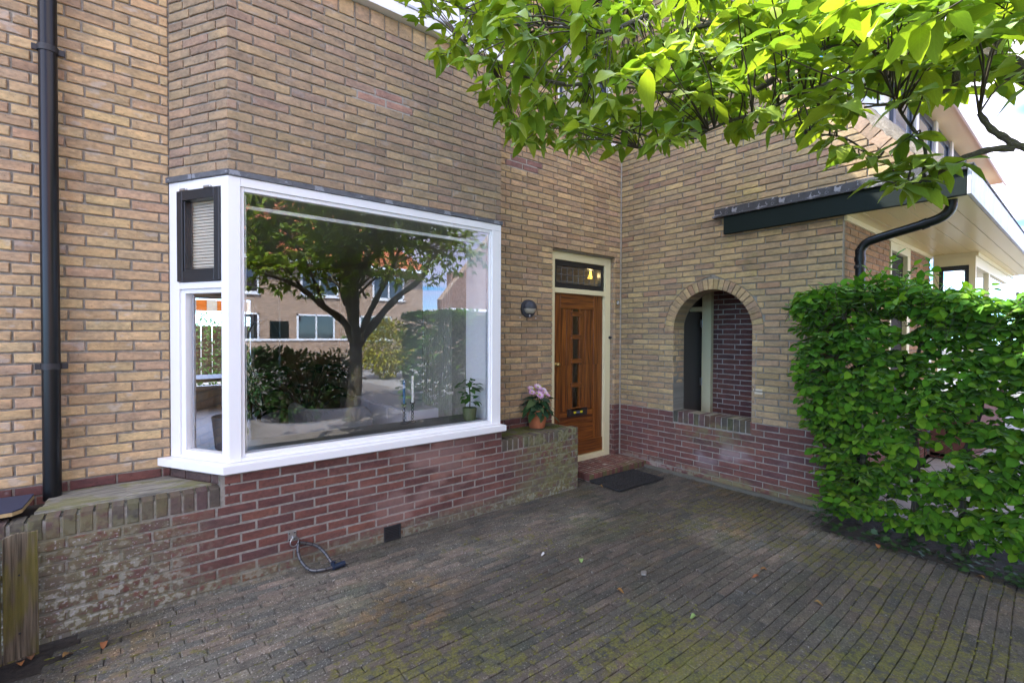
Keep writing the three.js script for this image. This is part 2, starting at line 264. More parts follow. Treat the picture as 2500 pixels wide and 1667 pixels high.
// brick-on-edge paving with moss, rows run along the front of the house
{
  const RP = rng(55), X0 = -5.3, X1 = -0.02, Z0 = 0.008, Z1 = 4.42, pitch = 0.0555, len = 0.206, list = [];
  const wav = (x, z) => 0.016 * Math.sin(x * 1.3 + z * 0.9) + 0.010 * Math.sin(x * 3.1 - z * 1.7 + 1) - 0.05 * sstep(-1.8, -0.1, x) * sstep(1.2, 3.2, z);
  const wx = (x, z) => 0.012 * Math.sin(z * 2.2 + x * 0.7);
  const sag = (x, z) => 0.006 * Math.sin(x * 1.7 + 0.4) * Math.sin(z * 1.9 + 1.1);
  for (let r = 0, z = Z0; z < Z1; r++, z += pitch) {
    const ph = (r % 2 ? 0.5 : 0) * len + rr(-0.03, 0.03, RP);
    for (let x = X0 - len + ph; x < X1; ) {
      let l = len * rr(0.97, 1.03, RP); if (RP() < 0.02) l *= 0.5;
      const a = Math.max(x, X0), b = Math.min(x + l - 0.003, X1), za = z + 0.0018, zb = Math.min(z + pitch - 0.0018, Z1);
      x += l;
      if (b - a < 0.03) continue;
      if (a > -0.46 && z > 2.35) continue;                                   // hedge bed
      if (b < -4.93 + 0.05 * Math.sin(z * 40) && z < 0.95 - (b + 5.3) * 0.9) continue;  // bare soil by the fence
      if (z < 0.392 && (b < -1.24 || a > -0.99)) continue;
      const P = (px, pz) => [px + wx(px, pz), -(pz + wav(px, pz))];
      const k = RP();
      const tone = k < 0.55 ? [0.088, 0.080, 0.064] : k < 0.8 ? [0.105, 0.088, 0.070] : k < 0.92 ? [0.075, 0.073, 0.062] : [0.125, 0.102, 0.082];
      const kk = rr(0.85, 1.18, RP);
      const q = [P(a, zb), P(b, zb), P(b, za), P(a, za)];
      list.push({ q, tone: tone.map((c) => c * kk), n: sag(a, z) + rr(-0.0025, 0.0025, RP) });
    }
  }
  const moss = (s, t, o) => {
    const z = -t, sp = vn(s * 210, z * 210), sp2 = vn(s * 150 + 40, z * 150);
    if (sp > 0.8) { const k = (sp - 0.8) * 4.2; o[0] += k * 0.34; o[1] += k * 0.33; o[2] += k * 0.30; }
    if (sp2 < 0.2) { o[0] *= 0.55; o[1] *= 0.55; o[2] *= 0.55; }
    // pale scuffed film where the surface has worn, brown where damp, yellow-green moss cushions
    const worn = sstep(0.46, 0.74, fbm(s * 0.9 + 3, z * 1.1, 4)), grit = fbm(s * 26, z * 26, 3);
    for (let c = 0; c < 3; c++) o[c] *= 0.8 + 0.75 * worn * (0.5 + grit);
    const br = sstep(0.55, 0.75, fbm(s * 1.4 + 20, z * 1.6 + 7, 4)) * sstep(0.35, 0.6, grit); o[0] *= 1 + 0.18 * br; o[2] *= 1 - 0.3 * br;
    const w = fbm(s * 1.1 + 9, z * 1.2 + 4, 4), fine = fbm(s * 34 + 3, z * 34, 3), near = sstep(0.4, 2.6, z) * 0.075;
    const m = sstep(0.655, 0.75, w * 0.62 + fine * 0.42 + near);
    const tuft = vn(s * 240 + 9, z * 240), mm = m * (0.25 + 0.75 * sstep(0.3, 0.62, 0.55 * tuft + 0.45 * fbm(s * 80, z * 80, 2))), mv = 0.6 + 0.9 * vn(s * 150, z * 150 + 5); o[0] = lerp(o[0], 0.125 * mv, mm * 0.85); o[1] = lerp(o[1], 0.118 * mv, mm * 0.85); o[2] = lerp(o[2], 0.022 * mv, mm * 0.85);
    const gl = sstep(0.56, 0.72, fbm(s * 2.1 + 60, z * 2.3, 3)) * 0.5; o[0] *= 1 - gl * 0.25; o[1] *= 1 - gl * 0.08; o[2] *= 1 - gl * 0.35;
  };
  const bed = mesh('paving', bx(X0, X1, -0.05, -0.0135, Z0, Z1, 0), std({ map: rep(dataTex(512, 512, (u, v, o) => { const g = tfbm(u, v, 20, 4), m = sstep(0.48, 0.62, tfbm(u + 0.3, v, 12, 4)); const b = lerp(0.02, 0.05, g); o[0] = lerp(b, 0.085, m); o[1] = lerp(b * 0.86, 0.08, m); o[2] = lerp(b * 0.6, 0.012, m); }), 0.7), roughness: 1, bumpMap: rep(sandT, 0.2), bumpScale: 0.006 }), null, { kind: 'structure' });
  const tex = clayTexture(list, [X0, X1, -Z1, -Z0 + 0.02], 386, moss, 0.9);
  const mat = std({ map: tex, roughness: 0.93, bumpMap: rep(sandT, 0.5), bumpScale: 0.006 });
  list.forEach((b) => { b.show = seenSize(GROUND.p((b.q[0][0] + b.q[2][0]) / 2, (b.q[0][1] + b.q[2][1]) / 2, 0), 0.1); });
  const own = new Set(list.map((b, i) => i).sort((i, j) => list[j].show - list[i].show).slice(0, 300)), rest = [];
  list.forEach((b, i) => { const g = brickGeo(GROUND, b, { rag: 0.0012, proud: 0.0018, back: 0.03, arris: 0.0038 }); if (own.has(i)) mesh('paving_brick', g, mat, bed); else rest.push(g); });
  mesh('paving_bricks', joinRaw(rest), mat, bed, { kind: 'stuff' });
}
mesh('soil_bed', bx(-0.46, 0.14, -0.05, 0.012, 2.38, 6.2, 0), M.soil, null, { kind: 'structure' });
mesh('garden_soil', bx(-12, -5.602, -0.052, -0.02, 0.45, 4.4, 0), M.soil, null, { kind: 'structure' });
mesh('soil_patch', bx(-5.6, -4.72, -0.052, -0.009, 0.45, 1.3, 0), M.soil, null, { kind: 'structure' });
// ---------- the house ----------
const house = thing('brick_house', 'tan brick house with white bay window, low red brick wall and brown wooden front door', 'house');
const yTone = (pal) => (s, y) => (y < 0.69 ? mixTone(RED) : mixTone(pal));
// main wall beside the bay
{
  const top = 4.3, x0 = -8, br = courses({ s0: x0, s1: -4.581, y0: 0.5075, rows: 60, anchor: -4.578, a: -0.045, b: -0.185, tone: yTone(YEL) });
  brickWall('main_wall', house, FRONT, br, [x0, -4.57, 0.5, top], [shapeGeo(FRONT, [[-14, -0.05], [-4.5, -0.05], [-4.5, 5.86], [-14, 5.86]], [], -0.25, -0.010)], { res: 440, mortar: M.mortar,
    stain: (s, y, o) => { const p = sstep(0.66, 0.8, fbm(s * 14, y * 22, 3)); for (let c = 0; c < 3; c++) o[c] = lerp(o[c], o[c] * 0.5 + 0.26, p * 0.5); } });
}
// upper bay: front, slanted side, far side
const bayTop = 3.9, patchA = { s: [-3.56, -3.09], y: [3.21, 3.36] };
{
  const rows = 22, y0 = bayTop - rows * 0.0613;
  const isPatch = (s, y) => (y > 3.275 && y < 3.34 && s > -3.4 && s < -3.15) || (y > 3.215 && y < 3.275 && s > -3.55 && s < -3.12);
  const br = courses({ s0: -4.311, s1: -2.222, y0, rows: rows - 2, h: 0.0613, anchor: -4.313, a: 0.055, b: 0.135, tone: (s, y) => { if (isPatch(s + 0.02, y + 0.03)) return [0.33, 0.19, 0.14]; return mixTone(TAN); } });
  // upright bricks under the fascia
  for (let x = -4.308; x < -2.23; x += 0.112) br.push({ q: q4(x, Math.min(x + 0.1, -2.224), bayTop - 0.117, bayTop - 0.004), tone: mixTone(YEL) });
  brickWall('bay_wall', house, BAY, br, [-4.33, -2.2, 2.5, 3.92], [bxF(BAY, -4.305, -2.225, 2.552, bayTop, -0.12, -0.010, 0)], { res: 480,
    stain: (s, y, o) => {
      const p = sstep(0.7, 0.82, fbm(s * 16, y * 22, 3)); for (let c = 0; c < 3; c++) o[c] = lerp(o[c], o[c] * 0.5 + 0.2, p * 0.4);
    } });
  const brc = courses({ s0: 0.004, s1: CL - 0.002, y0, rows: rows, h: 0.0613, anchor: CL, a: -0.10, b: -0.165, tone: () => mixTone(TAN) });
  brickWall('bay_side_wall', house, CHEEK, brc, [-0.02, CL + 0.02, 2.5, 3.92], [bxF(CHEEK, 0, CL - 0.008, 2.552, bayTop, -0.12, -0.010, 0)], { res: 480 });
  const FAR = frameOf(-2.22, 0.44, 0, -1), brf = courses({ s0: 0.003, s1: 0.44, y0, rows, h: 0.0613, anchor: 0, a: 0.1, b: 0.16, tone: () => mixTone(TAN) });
  brickWall('bay_end_wall', house, FAR, brf, [0, 0.45, 2.5, 3.92], [bxF(FAR, 0.008, 0.44, 2.552, bayTop, -0.1, -0.008, 0)], { res: 200 });
  // repair mortar round the patch, the lead strips, the fascia and the roof of the bay
  mesh('patch_mortar', [bxF(BAY, -3.55, -3.1, 3.19, 3.345, -0.03, -0.0035, 0)], M.mortarLight, house);
  const strip = (F, s0, s1) => { const g = []; let s = s0; while (s < s1 - 0.01) { const e = Math.min(s1, s + rr(0.25, 0.5)); g.push(bxF(F, s, e + 0.004, 2.519 + rr(-0.003, 0.003), 2.553, -0.02, 0.009 + rr(0, 0.006), 0.004)); s = e; } return g; };
  mesh('flashing', [...strip(CHEEK, -0.03, CL + 0.008), ...strip(BAY, -4.317, -2.212)], M.lead, house);
  const out = (d) => { const a = CHEEK.p(-0.02, 0, d), b = V(-4.313 - d * 0.5, 0, 0.44 + d); return [[a.x, -a.z], [b.x, -b.z], [-2.22 + d, -0.44 - d], [-2.22 + d, 0], [-4.58, 0]]; };
  const slab = (pts, y0, y1) => new THREE.ExtrudeGeometry(new THREE.Shape(pts.map((p) => new THREE.Vector2(...p))), { depth: y1 - y0, bevelEnabled: true, bevelSize: 0.002, bevelThickness: 0.002, bevelSegments: 1 }).rotateX(-Math.PI / 2).translate(0, y0, 0);
  mesh('bay_fascia', slab(out(0.065), bayTop + 0.003, bayTop + 0.085), M.white, house);
  mesh('bay_roof_edge', slab(out(0.075), bayTop + 0.089, bayTop + 0.105), M.zinc, house);
  const upper = mesh('upper_bay', [bxF(BAY, -4.25, -2.26, bayTop + 0.1, 5.55, -0.4, -0.02, 0)], M.white, house);
  for (const [a, b] of [[-4.25, -3.6], [-3.585, -2.93], [-2.915, -2.42]]) mesh('panel', bxF(BAY, a, b, bayTop + 0.11, 5.5, -0.02, 0.0), phy({ color: lin(0.78, 0.78, 0.78), roughness: 0.15, clearcoat: 0.6, clearcoatRoughness: 0.05 }), upper);
  mesh('corner_post', bxF(BAY, -2.405, -2.255, bayTop + 0.105, 5.52, -0.02, 0.006), M.white, upper);
  mesh('corner_trim', bxF(BAY, -2.25, -2.235, bayTop + 0.105, 5.52, -0.3, 0.0), M.navy, upper);
}
// wall with the front door
const DOOR = { l: -1.17, r: -0.106, t: 2.511, n: -0.07 };
const UW = { l: -1.10, r: -0.165, b: 3.86, t: 5.05 };
{
  const keep = (b, out) => {
    const holes = [[DOOR.l, DOOR.r, -1, DOOR.t], [UW.l, UW.r, UW.b, UW.t]];
    for (const [hl, hr, hb, ht] of holes) {
      const s0 = b.q[0][0], s1 = b.q[1][0], ym = (b.q[0][1] + b.q[2][1]) / 2;
      if (ym > hb && ym < ht && s1 > hl && s0 < hr) {
        if (s0 < hl - 0.02) out.push({ q: q4(s0, hl - 0.001, b.q[0][1], b.q[2][1]), tone: b.tone });
        if (s1 > hr + 0.02) out.push({ q: q4(hr + 0.001, s1, b.q[0][1], b.q[2][1]), tone: b.tone });
        return;
      }
    }
    out.push(b);
  };
  const patch = (s, y) => (y > 3.26 && y < 3.385 && s > -1.83 && s < -1.40);
  const br = courses({ s0: -2.22, s1: -0.006, y0: 0.0075, rows: 92, anchor: -1.17, a: 0.0, b: -0.155, keep, tone: (s, y) => (y < 0.69 ? mixTone(RED) : patch(s + 0.05, y + 0.03) ? [0.24, 0.13, 0.105] : mixTone([...YEL.slice(0, 4), [0.33, 0.225, 0.125, 8], [0.3, 0.19, 0.115, 3]])) });
  const outline = [[-2.3, -0.05], [0.15, -0.05], [0.15, 5.86], [-2.3, 5.86]];
  const core = shapeGeo(FRONT, outline, [q4(DOOR.l - 0.018, DOOR.r + 0.018, -0.04, DOOR.t + 0.002).map((p) => p), q4(UW.l + 0.004, UW.r - 0.004, UW.b, UW.t)], -0.25, -0.010);
  brickWall('entrance_wall', house, FRONT, br, [-2.23, 0.01, 0, 5.8], [core], { res: 353 });
  mesh('wall_above_bay', [bx(-4.55, -2.25, 2.62, 5.86, -0.25, -0.01, 0)], M.mortar, house);
  mesh('repair_mortar', [bxF(FRONT, -1.81, -1.4, 3.25, 3.38, -0.03, -0.0035, 0)], M.mortarLight, house);
  // door reveal, facing -x and the other way
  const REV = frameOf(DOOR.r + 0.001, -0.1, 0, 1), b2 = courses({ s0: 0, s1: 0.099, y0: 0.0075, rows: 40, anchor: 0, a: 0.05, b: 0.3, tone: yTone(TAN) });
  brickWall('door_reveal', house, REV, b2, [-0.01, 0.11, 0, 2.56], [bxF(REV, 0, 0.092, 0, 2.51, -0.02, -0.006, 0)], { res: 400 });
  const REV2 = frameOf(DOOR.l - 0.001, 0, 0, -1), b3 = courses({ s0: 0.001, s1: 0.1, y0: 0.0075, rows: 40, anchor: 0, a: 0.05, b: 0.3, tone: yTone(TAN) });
  brickWall('door_reveal', house, REV2, b3, [-0.01, 0.11, 0, 2.56], [bxF(REV2, 0.008, 0.1, 0, 2.51, -0.02, -0.006, 0)], { res: 200 });
  for (const [px, py] of [[1270, 775], [1308.5, 777]]) { const p = onZ(px, py, 0.004); mesh('wall_plug', new THREE.SphereGeometry(0.006, 8, 6).translate(p.x, p.y, 0.002), M.white, house); }
  mesh('corner_joint', [bx(-0.012, -0.001, 0.07, 5.8, 0.0005, 0.013, 0.002)], M.mortarLight, house);
}
// low red wall along the whole front, with upright bricks on its ends
const lowStain = (s, y, o, k) => {
  const n1 = fbm(s * 3.1 + 5, y * 5.2, 4), n2 = fbm(s * 46, y * 46, 3), n3 = fbm(s * 17 + 31, y * 21, 3), sp = vn(s * 120, y * 120);
  const left = sstep(-4.25, -4.95, s), right = sstep(-2.25, -1.5, s), low = sstep(0.17, 0.02, y + 0.05 * (n3 - 0.5)), up = sstep(0.46, 0.56, y);
  let grey = clamp(left * 0.62 * sstep(0.6, 0.2, y) + left * 0.22 + low * 0.66 + right * (0.45 + 0.4 * sstep(0.36, 0.08, y)));
  grey = clamp(grey * 1.5 + left * 0.25) * sstep(0.26, 0.52, n1 * 0.42 + n2 * 0.62);
  o[0] = lerp(o[0], 0.135, grey * 0.8); o[1] = lerp(o[1], 0.125, grey * 0.8); o[2] = lerp(o[2], 0.088, grey * 0.8);
  const green = clamp((left * 0.5 + right * 1.2 + low * 0.4) * sstep(0.42, 0.62, n3 * 0.6 + n2 * 0.45));
  o[0] = lerp(o[0], 0.16, green * 0.7); o[1] = lerp(o[1], 0.155, green * 0.7); o[2] = lerp(o[2], 0.045, green * 0.7);
  const lich = clamp((left * 1.2 * sstep(0.66, 0.1, y) + right * 0.35 + low * 0.5) * sstep(0.53, 0.66, n2 * 0.62 + n3 * 0.4));
  o[0] = lerp(o[0], 0.40, lich * 0.6); o[1] = lerp(o[1], 0.40, lich * 0.6); o[2] = lerp(o[2], 0.35, lich * 0.6);
  const salt = Math.exp(-((s + 2.95) ** 2) / 0.28) * sstep(0.05, 0.2, y) * sstep(0.38, 0.66, fbm(s * 4 + 2, y * 7, 3));
  o[0] = lerp(o[0], 0.40, salt * 0.42); o[1] = lerp(o[1], 0.26, salt * 0.42); o[2] = lerp(o[2], 0.22, salt * 0.42);
  if (left > 0.2 && sp > 0.84 && y < 0.5) for (let c = 0; c < 3; c++) o[c] = lerp(o[c], 0.42, 0.6 * left);
};
{
  const keep = (b, out) => { const mid = (b.q[0][0] + b.q[1][0]) / 2, top = b.q[2][1]; const s0 = b.q[0][0], s1 = b.q[1][0];
    if (top > 0.51) { const lo = -4.335, hi = -2.21; if (s1 < lo + 0.02 || s0 > hi - 0.02) return; const a = Math.max(s0, lo), c = Math.min(s1, hi); if (c - a > 0.03) out.push({ q: q4(a, c, b.q[0][1], b.q[2][1]), tone: b.tone }); return; }
    out.push(b); };
  const tone = (s, y) => { return mixTone(RED); };
  const br = courses({ s0: -7, s1: -1.222, y0: 0.0075, rows: 11, anchor: -4.313, a: 0.065, b: 0.155, jv: 0.0125, jh: 0.0125, tone, keep });
  const up = (x0, x1, yb, yt) => { for (let x = x0; x < x1 - 0.03; x += 0.064) br.push({ q: q4(x + 0.006, x + 0.058, yb + 0.006 + rr(-0.002, 0.002), yt + rr(-0.003, 0.003)), tone: [0.085, 0.058, 0.045].map((c) => c * rr(0.8, 1.25)), up: true }); };
  const brUp = br.length; up(-6.98, -4.36, 0.508, 0.624); up(-2.205, -1.30, 0.508, 0.618);
  br.push({ q: q4(-1.296, -1.224, 0.512, 0.556), tone: [0.1, 0.07, 0.05] }, { q: q4(-1.296, -1.224, 0.566, 0.616), tone: [0.09, 0.07, 0.05] });
  const mt = std({ map: (() => { const t = clayTexture([], [-7, -1.2, 0, 0.72], 300, (s, y, o) => { const g = 0.7 + 0.6 * fbm(s * 60, y * 60, 3); o[0] = 0.29 * g; o[1] = 0.27 * g; o[2] = 0.235 * g; lowStain(s, y, o); }, 0); return t; })(), roughness: 1, bumpMap: rep(sandT, 0.25), bumpScale: 0.004 });
  const core = [bxF(BAY, -7, -4.36, -0.05, 0.612, -0.1, -0.004, 0), bxF(BAY, -4.359, -2.206, -0.05, 0.712, -0.1, -0.004, 0), bxF(BAY, -2.205, -1.226, -0.05, 0.606, -0.1, -0.004, 0)];
  brickWall('low_wall', house, BAY, br, [-7, -1.2, 0, 0.72], core, { res: 435, stain: lowStain, mortar: mt, geo: { back: 0.1, rag: 0.001, proud: 0.002 } });
  const END = frameOf(-1.22, 0.44, 0, -1), be = courses({ s0: 0.003, s1: 0.43, y0: 0.0075, rows: 9, anchor: 0, a: 0.1, b: 0.15, tone: () => mixTone(RED) });
  brickWall('low_wall_end', house, END, be, [0, 0.45, 0, 0.7], [bxF(END, 0.01, 0.43, -0.05, 0.6, -0.1, -0.005, 0)], { res: 220, mortar: M.mortarLight });
  const c2 = courses({ s0: 0, s1: CL, y0: 0.56, rows: 2, anchor: CL, a: -0.1, b: -0.16, tone: () => [0.1, 0.065, 0.055] });
  brickWall('bay_plinth', house, CHEEK, c2, [-0.02, CL + 0.02, 0.5, 0.72], [bxF(CHEEK, 0, CL - 0.004, 0.3, 0.712, -0.1, -0.008, 0)], { res: 300 });
  // wooden cover over the planter, mossy slab under the flower pot
  const RW = rng(5);
  let cover = null;
  for (const [z0, z1] of [[0.012, 0.092], [0.097, 0.177], [0.182, 0.262], [0.267, 0.347]]) {
    const xe = (z) => -4.585 + z * 0.602 - 0.02, xa = -5.13 + (z0 > 0.2 ? -0.03 : 0) + rr(-0.008, 0.008, RW), sh = new THREE.Shape([[xa, -z0], [xe(z0), -z0], [xe(z1), -z1], [xa - 0.01, -z1]].map((p) => new THREE.Vector2(...p)));
    const g = new THREE.ExtrudeGeometry(sh, { depth: 0.022, bevelEnabled: true, bevelSize: 0.002, bevelThickness: 0.002, bevelSegments: 1 }).rotateX(-Math.PI / 2).translate(0, 0.612 + rr(0, 0.004, RW), 0); uvMetres(g);
    cover ??= thing('planter_cover', 'weathered greenish wooden plank cover on the low brick wall beside the drainpipe', 'cover');
    mesh('plank', g, M.plank, cover);
  }
  mesh('ledge_slab', bx(-2.2, -1.228, 0.3, 0.600, 0.004, 0.345, 0.003), std({ map: rep(dataTex(512, 512, (u, v, o) => { const g = tfbm(u, v, 10, 5), m = sstep(0.36, 0.6, tfbm(u + 0.3, v, 8, 4)), k = tfbm(u, v, 60, 3); o[0] = lerp(0.13, 0.115, m) * (0.6 + g * 0.8) * (0.7 + k * 0.6); o[1] = lerp(0.115, 0.125, m) * (0.6 + g * 0.8) * (0.7 + k * 0.6); o[2] = lerp(0.08, 0.022, m) * (0.6 + g * 0.8) * (0.7 + k * 0.6); }), 0.7), roughness: 1, bumpMap: rep(sandT, 0.2), bumpScale: 0.006 }), house);
  mesh('planter_bed', bx(-7, -4.45, 0.2, 0.585, 0.002, 0.338, 0), M.soil, house);
}
// bay window
{
  const w = new THREE.Group(); w.name = 'bay_window'; house.add(w);
  const fr = (s0, s1, y0, y1, n0 = -0.09, n1 = 0) => bxF(BAY, s0, s1, y0, y1, n0, n1, 0.003), fc = (s0, s1, y0, y1, n0 = -0.09, n1 = 0) => bxF(CHEEK, s0, s1, y0, y1, n0, n1, 0.003);
  mesh('window_frame', [fr(-4.312, -4.244, 0.763, 2.518), fr(-4.244, -2.222, 2.462, 2.518), fr(-4.244, -2.222, 0.763, 0.784), fr(-2.318, -2.222, 0.784, 2.462),
    fc(0.002, 0.086, 0.763, 2.518), fc(0.456, CL, 0.763, 2.518), fc(0.086, 0.456, 2.458, 2.518), fc(0.086, 0.456, 1.838, 1.880), fc(0.086, 0.456, 0.763, 0.782),
    bx(-2.30, -2.222, 0.763, 2.518, 0.0, 0.345, 0.003)], M.white, w);
  mesh('glazing_bead', [fr(-4.244, -4.222, 0.784, 2.462, -0.06, -0.012), fr(-4.222, -2.336, 2.436, 2.462, -0.06, -0.012), fr(-4.222, -2.336, 0.784, 0.806, -0.06, -0.01), fr(-2.336, -2.318, 0.784, 2.462, -0.06, -0.012),
    fc(0.086, 0.124, 0.782, 1.838, -0.07, -0.014), fc(0.124, 0.456, 1.81, 1.838, -0.07, -0.014), fc(0.124, 0.456, 0.782, 0.812, -0.07, -0.012), fc(0.449, 0.456, 0.812, 1.81, -0.07, -0.014)], M.white, w);
  mesh('window_pane', fr(-4.23, -2.33, 0.80, 2.44, -0.0252, -0.0248).index ? new THREE.PlaneGeometry(1.892, 1.636).translate(-3.279, 1.621, ZG) : new THREE.PlaneGeometry(1.892, 1.636).translate(-3.279, 1.621, ZG), M.glass, w);
  mesh('window_pane', new THREE.PlaneGeometry(0.33, 1.01).translate(0.288, 1.311, -0.04).applyMatrix4(CHEEK.m), M.glass, w);
  mesh('spacer_bar', [fr(-4.216, -4.206, 0.81, 2.43, -0.05, -0.038), fr(-2.352, -2.342, 0.81, 2.43, -0.05, -0.038), fr(-4.216, -2.342, 0.808, 0.818, -0.05, -0.038), fc(0.128, 0.142, 0.815, 1.806, -0.07, -0.055)], M.zinc, w);
  const cs = mesh('casement', [fc(0.088, 0.138, 1.884, 2.454, -0.05, 0.014), fc(0.412, 0.455, 1.884, 2.454, -0.05, 0.014), fc(0.138, 0.412, 2.392, 2.454, -0.05, 0.014), fc(0.138, 0.412, 1.884, 1.95, -0.05, 0.014), fc(0.138, 0.148, 1.95, 2.392, -0.04, 0.004), fc(0.402, 0.412, 1.95, 2.392, -0.04, 0.004), fc(0.148, 0.402, 1.95, 1.962, -0.04, 0.004)], M.black, w);
  mesh('casement_pane', new THREE.PlaneGeometry(0.27, 0.45).translate(0.275, 2.171, -0.02).applyMatrix4(CHEEK.m), M.glass, cs);
  for (const s of [0.15, 0.36]) mesh('hinge', bxF(CHEEK, s - 0.03, s + 0.03, 2.452, 2.468, 0.004, 0.02, 0.005), M.steel, cs);
  // blind of narrow pleats
  const bl = []; for (let y = 1.94; y < 2.43; y += 0.02) bl.push(bxF(CHEEK, 0.14, 0.41, y, y + 0.0165, -0.062 + 0.003, -0.055, 0.002));
  mesh('blind', bl, std({ color: lin(0.56, 0.53, 0.44), roughness: 0.8 }), w);
  const sh = new THREE.Shape([[-4.642, -0.002], [-4.349, -0.498], [-2.206, -0.498], [-2.206, -0.36], [-4.27, -0.36], [-4.5, 0.02]].map((p) => new THREE.Vector2(...p)));
  mesh('window_sill', new THREE.ExtrudeGeometry(sh, { depth: 0.044, bevelEnabled: true, bevelSize: 0.003, bevelThickness: 0.003, bevelSegments: 2 }).rotateX(-Math.PI / 2).translate(0, 0.7145, 0), M.white, w);
  mesh('inner_ledge', new THREE.ExtrudeGeometry(new THREE.Shape([[-4.52, 0.05], [-4.25, -0.40], [-2.3, -0.40], [-2.3, 0.05]].map((p) => new THREE.Vector2(...p))), { depth: 0.03, bevelEnabled: false }).rotateX(-Math.PI / 2).translate(0, 0.765, 0), std({ color: lin(0.05, 0.048, 0.045), roughness: 0.35 }), w);
  mesh('curtain_rail', [bx(-4.3, -2.3, 2.36, 2.385, 0.28, 0.30)], M.white, w);
}
// front door
{
  const d = new THREE.Group(); d.name = 'front_door'; house.add(d);
  const B = (s0, s1, y0, y1, n0, n1, r) => bxF(FRONT, s0, s1, y0, y1, n0, n1, r), n = DOOR.n, L = -1.068, Rr = -0.212, T = 2.03, lf = -0.105;
  mesh('door_frame', [B(DOOR.l, L, 0.06, 2.50, -0.17, n), B(Rr, DOOR.r - 0.002, 0.06, 2.50, -0.17, n), B(DOOR.r - 0.002, DOOR.r + 0.04, 0.0, 2.55, -0.17, -0.121, 0), B(DOOR.l - 0.04, DOOR.l, 0.0, 2.55, -0.17, -0.121, 0), B(L, Rr, 2.405, 2.50, -0.17, n), B(L, Rr, T + 0.002, 2.088, -0.17, n), B(L, Rr, 0.06, 0.128, -0.17, n + 0.012)], M.cream, d);
  mesh('lintel_strip', [B(DOOR.l + 0.01, DOOR.r - 0.01, 2.495, 2.512, -0.15, -0.03)], M.mortar, d);
  const tr = mesh('transom_window', [B(L, Rr, 2.088, 2.15, -0.15, n - 0.02), B(L, Rr, 2.345, 2.405, -0.15, n - 0.02), B(L, L + 0.045, 2.15, 2.345, -0.15, n - 0.02), B(Rr - 0.055, Rr, 2.15, 2.345, -0.15, n - 0.02)], M.black, d);
  const came = []; const gx0 = L + 0.045, gx1 = Rr - 0.055; for (let i = 1; i < 8; i++) { const x = lerp(gx0, gx1, i / 8); came.push(B(x - 0.003, x + 0.003, 2.15, 2.345, -0.118, -0.108, 0.001)); } for (const y of [2.168, 2.248, 2.328]) came.push(B(gx0, gx1, y - 0.003, y + 0.003, -0.119, -0.107, 0.001));
  mesh('lead_came', came, std({ color: lin(0.16, 0.165, 0.17), roughness: 0.5, metalness: 0.4 }), tr);
  mesh('transom_pane', new THREE.PlaneGeometry(gx1 - gx0, 0.195).translate((gx0 + gx1) / 2, 2.2475, -0.113), M.glass, tr);
  // leaf
  const px = (x) => onZ(x, 900, lf).x, g0 = px(1398.6), g1 = px(1415.3), gs = [[1.555, 1.79], [1.275, 1.505], [0.995, 1.22], [0.70, 0.935]];
  const sL = L + 0.125, sR = px(1449);
  mesh('stile', B(L + 0.003, sL, 0.133, T, -0.145, lf), M.doorWood, d); mesh('stile', B(sR, Rr - 0.003, 0.133, T, -0.145, lf), M.doorWood, d);
  mesh('rail', B(sL, sR, 1.86, T, -0.145, lf), M.doorWoodH, d); mesh('rail', B(sL, sR, 0.30, 0.52, -0.145, lf - 0.004), M.doorWoodH, d);
  mesh('weather_board', B(L + 0.004, Rr - 0.006, 0.133, 0.30, -0.145, lf + 0.012, 0.006), M.doorWoodH, d);
  const panel = [[sL, sL + 0.105], [sL + 0.11, g0 - 0.012], [g1 + 0.012, g1 + 0.10], [g1 + 0.105, sR]];
  for (const [a, b] of panel) if (b - a > 0.01) mesh('door_board', B(a + 0.001, b - 0.001, 0.665, 1.86, -0.14, lf - 0.012, 0.003), M.doorWood, d);
  mesh('door_panel', B(sL, sR, 0.52, 0.66, -0.14, lf - 0.010, 0.004), M.doorWoodH, d);
  mesh('glass_bead', [B(g0 - 0.012, g0, 0.67, 1.86, -0.14, lf - 0.004, 0.002), B(g1, g1 + 0.012, 0.67, 1.86, -0.14, lf - 0.004, 0.002)], M.doorWood, d);
  gs.forEach(([y0, y1], i) => { mesh('door_pane', new THREE.PlaneGeometry(g1 - g0, y1 - y0).translate((g0 + g1) / 2, (y0 + y1) / 2, lf - 0.02), M.doorGlass, d); });
  for (const y of [1.80, 1.53, 1.248, 0.965, 0.675]) mesh('cleat', B(g0 - 0.03, g1 + 0.03, y - 0.026, y + 0.026, -0.14, lf + 0.008, 0.004), M.doorWoodH, d);
  const a = onZ(1385.5, 1006, lf), b = onZ(1432.5, 1013, lf);
  const lb = mesh('letterbox', [B(a.x, b.x, 0.60, 0.69, lf - 0.01, lf + 0.008, 0.003), B(a.x + 0.03, b.x - 0.03, 0.615, 0.672, lf, lf + 0.014, 0.003)], std({ color: lin(0.055, 0.045, 0.04), roughness: 0.45, metalness: 0.5 }), d);
  const mx = (a.x + b.x) / 2;
  for (const k of [-1, 1]) mesh('sticker', B(mx + k * 0.055 - 0.02, mx + k * 0.055 + 0.02, 0.635, 0.657, lf + 0.014, lf + 0.0155, 0), std({ color: lin(0.75, 0.65, 0.02), roughness: 0.5 }), lb);
  mesh('sticker', B(mx - 0.03, mx + 0.03, 0.636, 0.654, lf + 0.014, lf + 0.0155, 0), std({ color: lin(0.1, 0.13, 0.2), roughness: 0.5 }), lb);
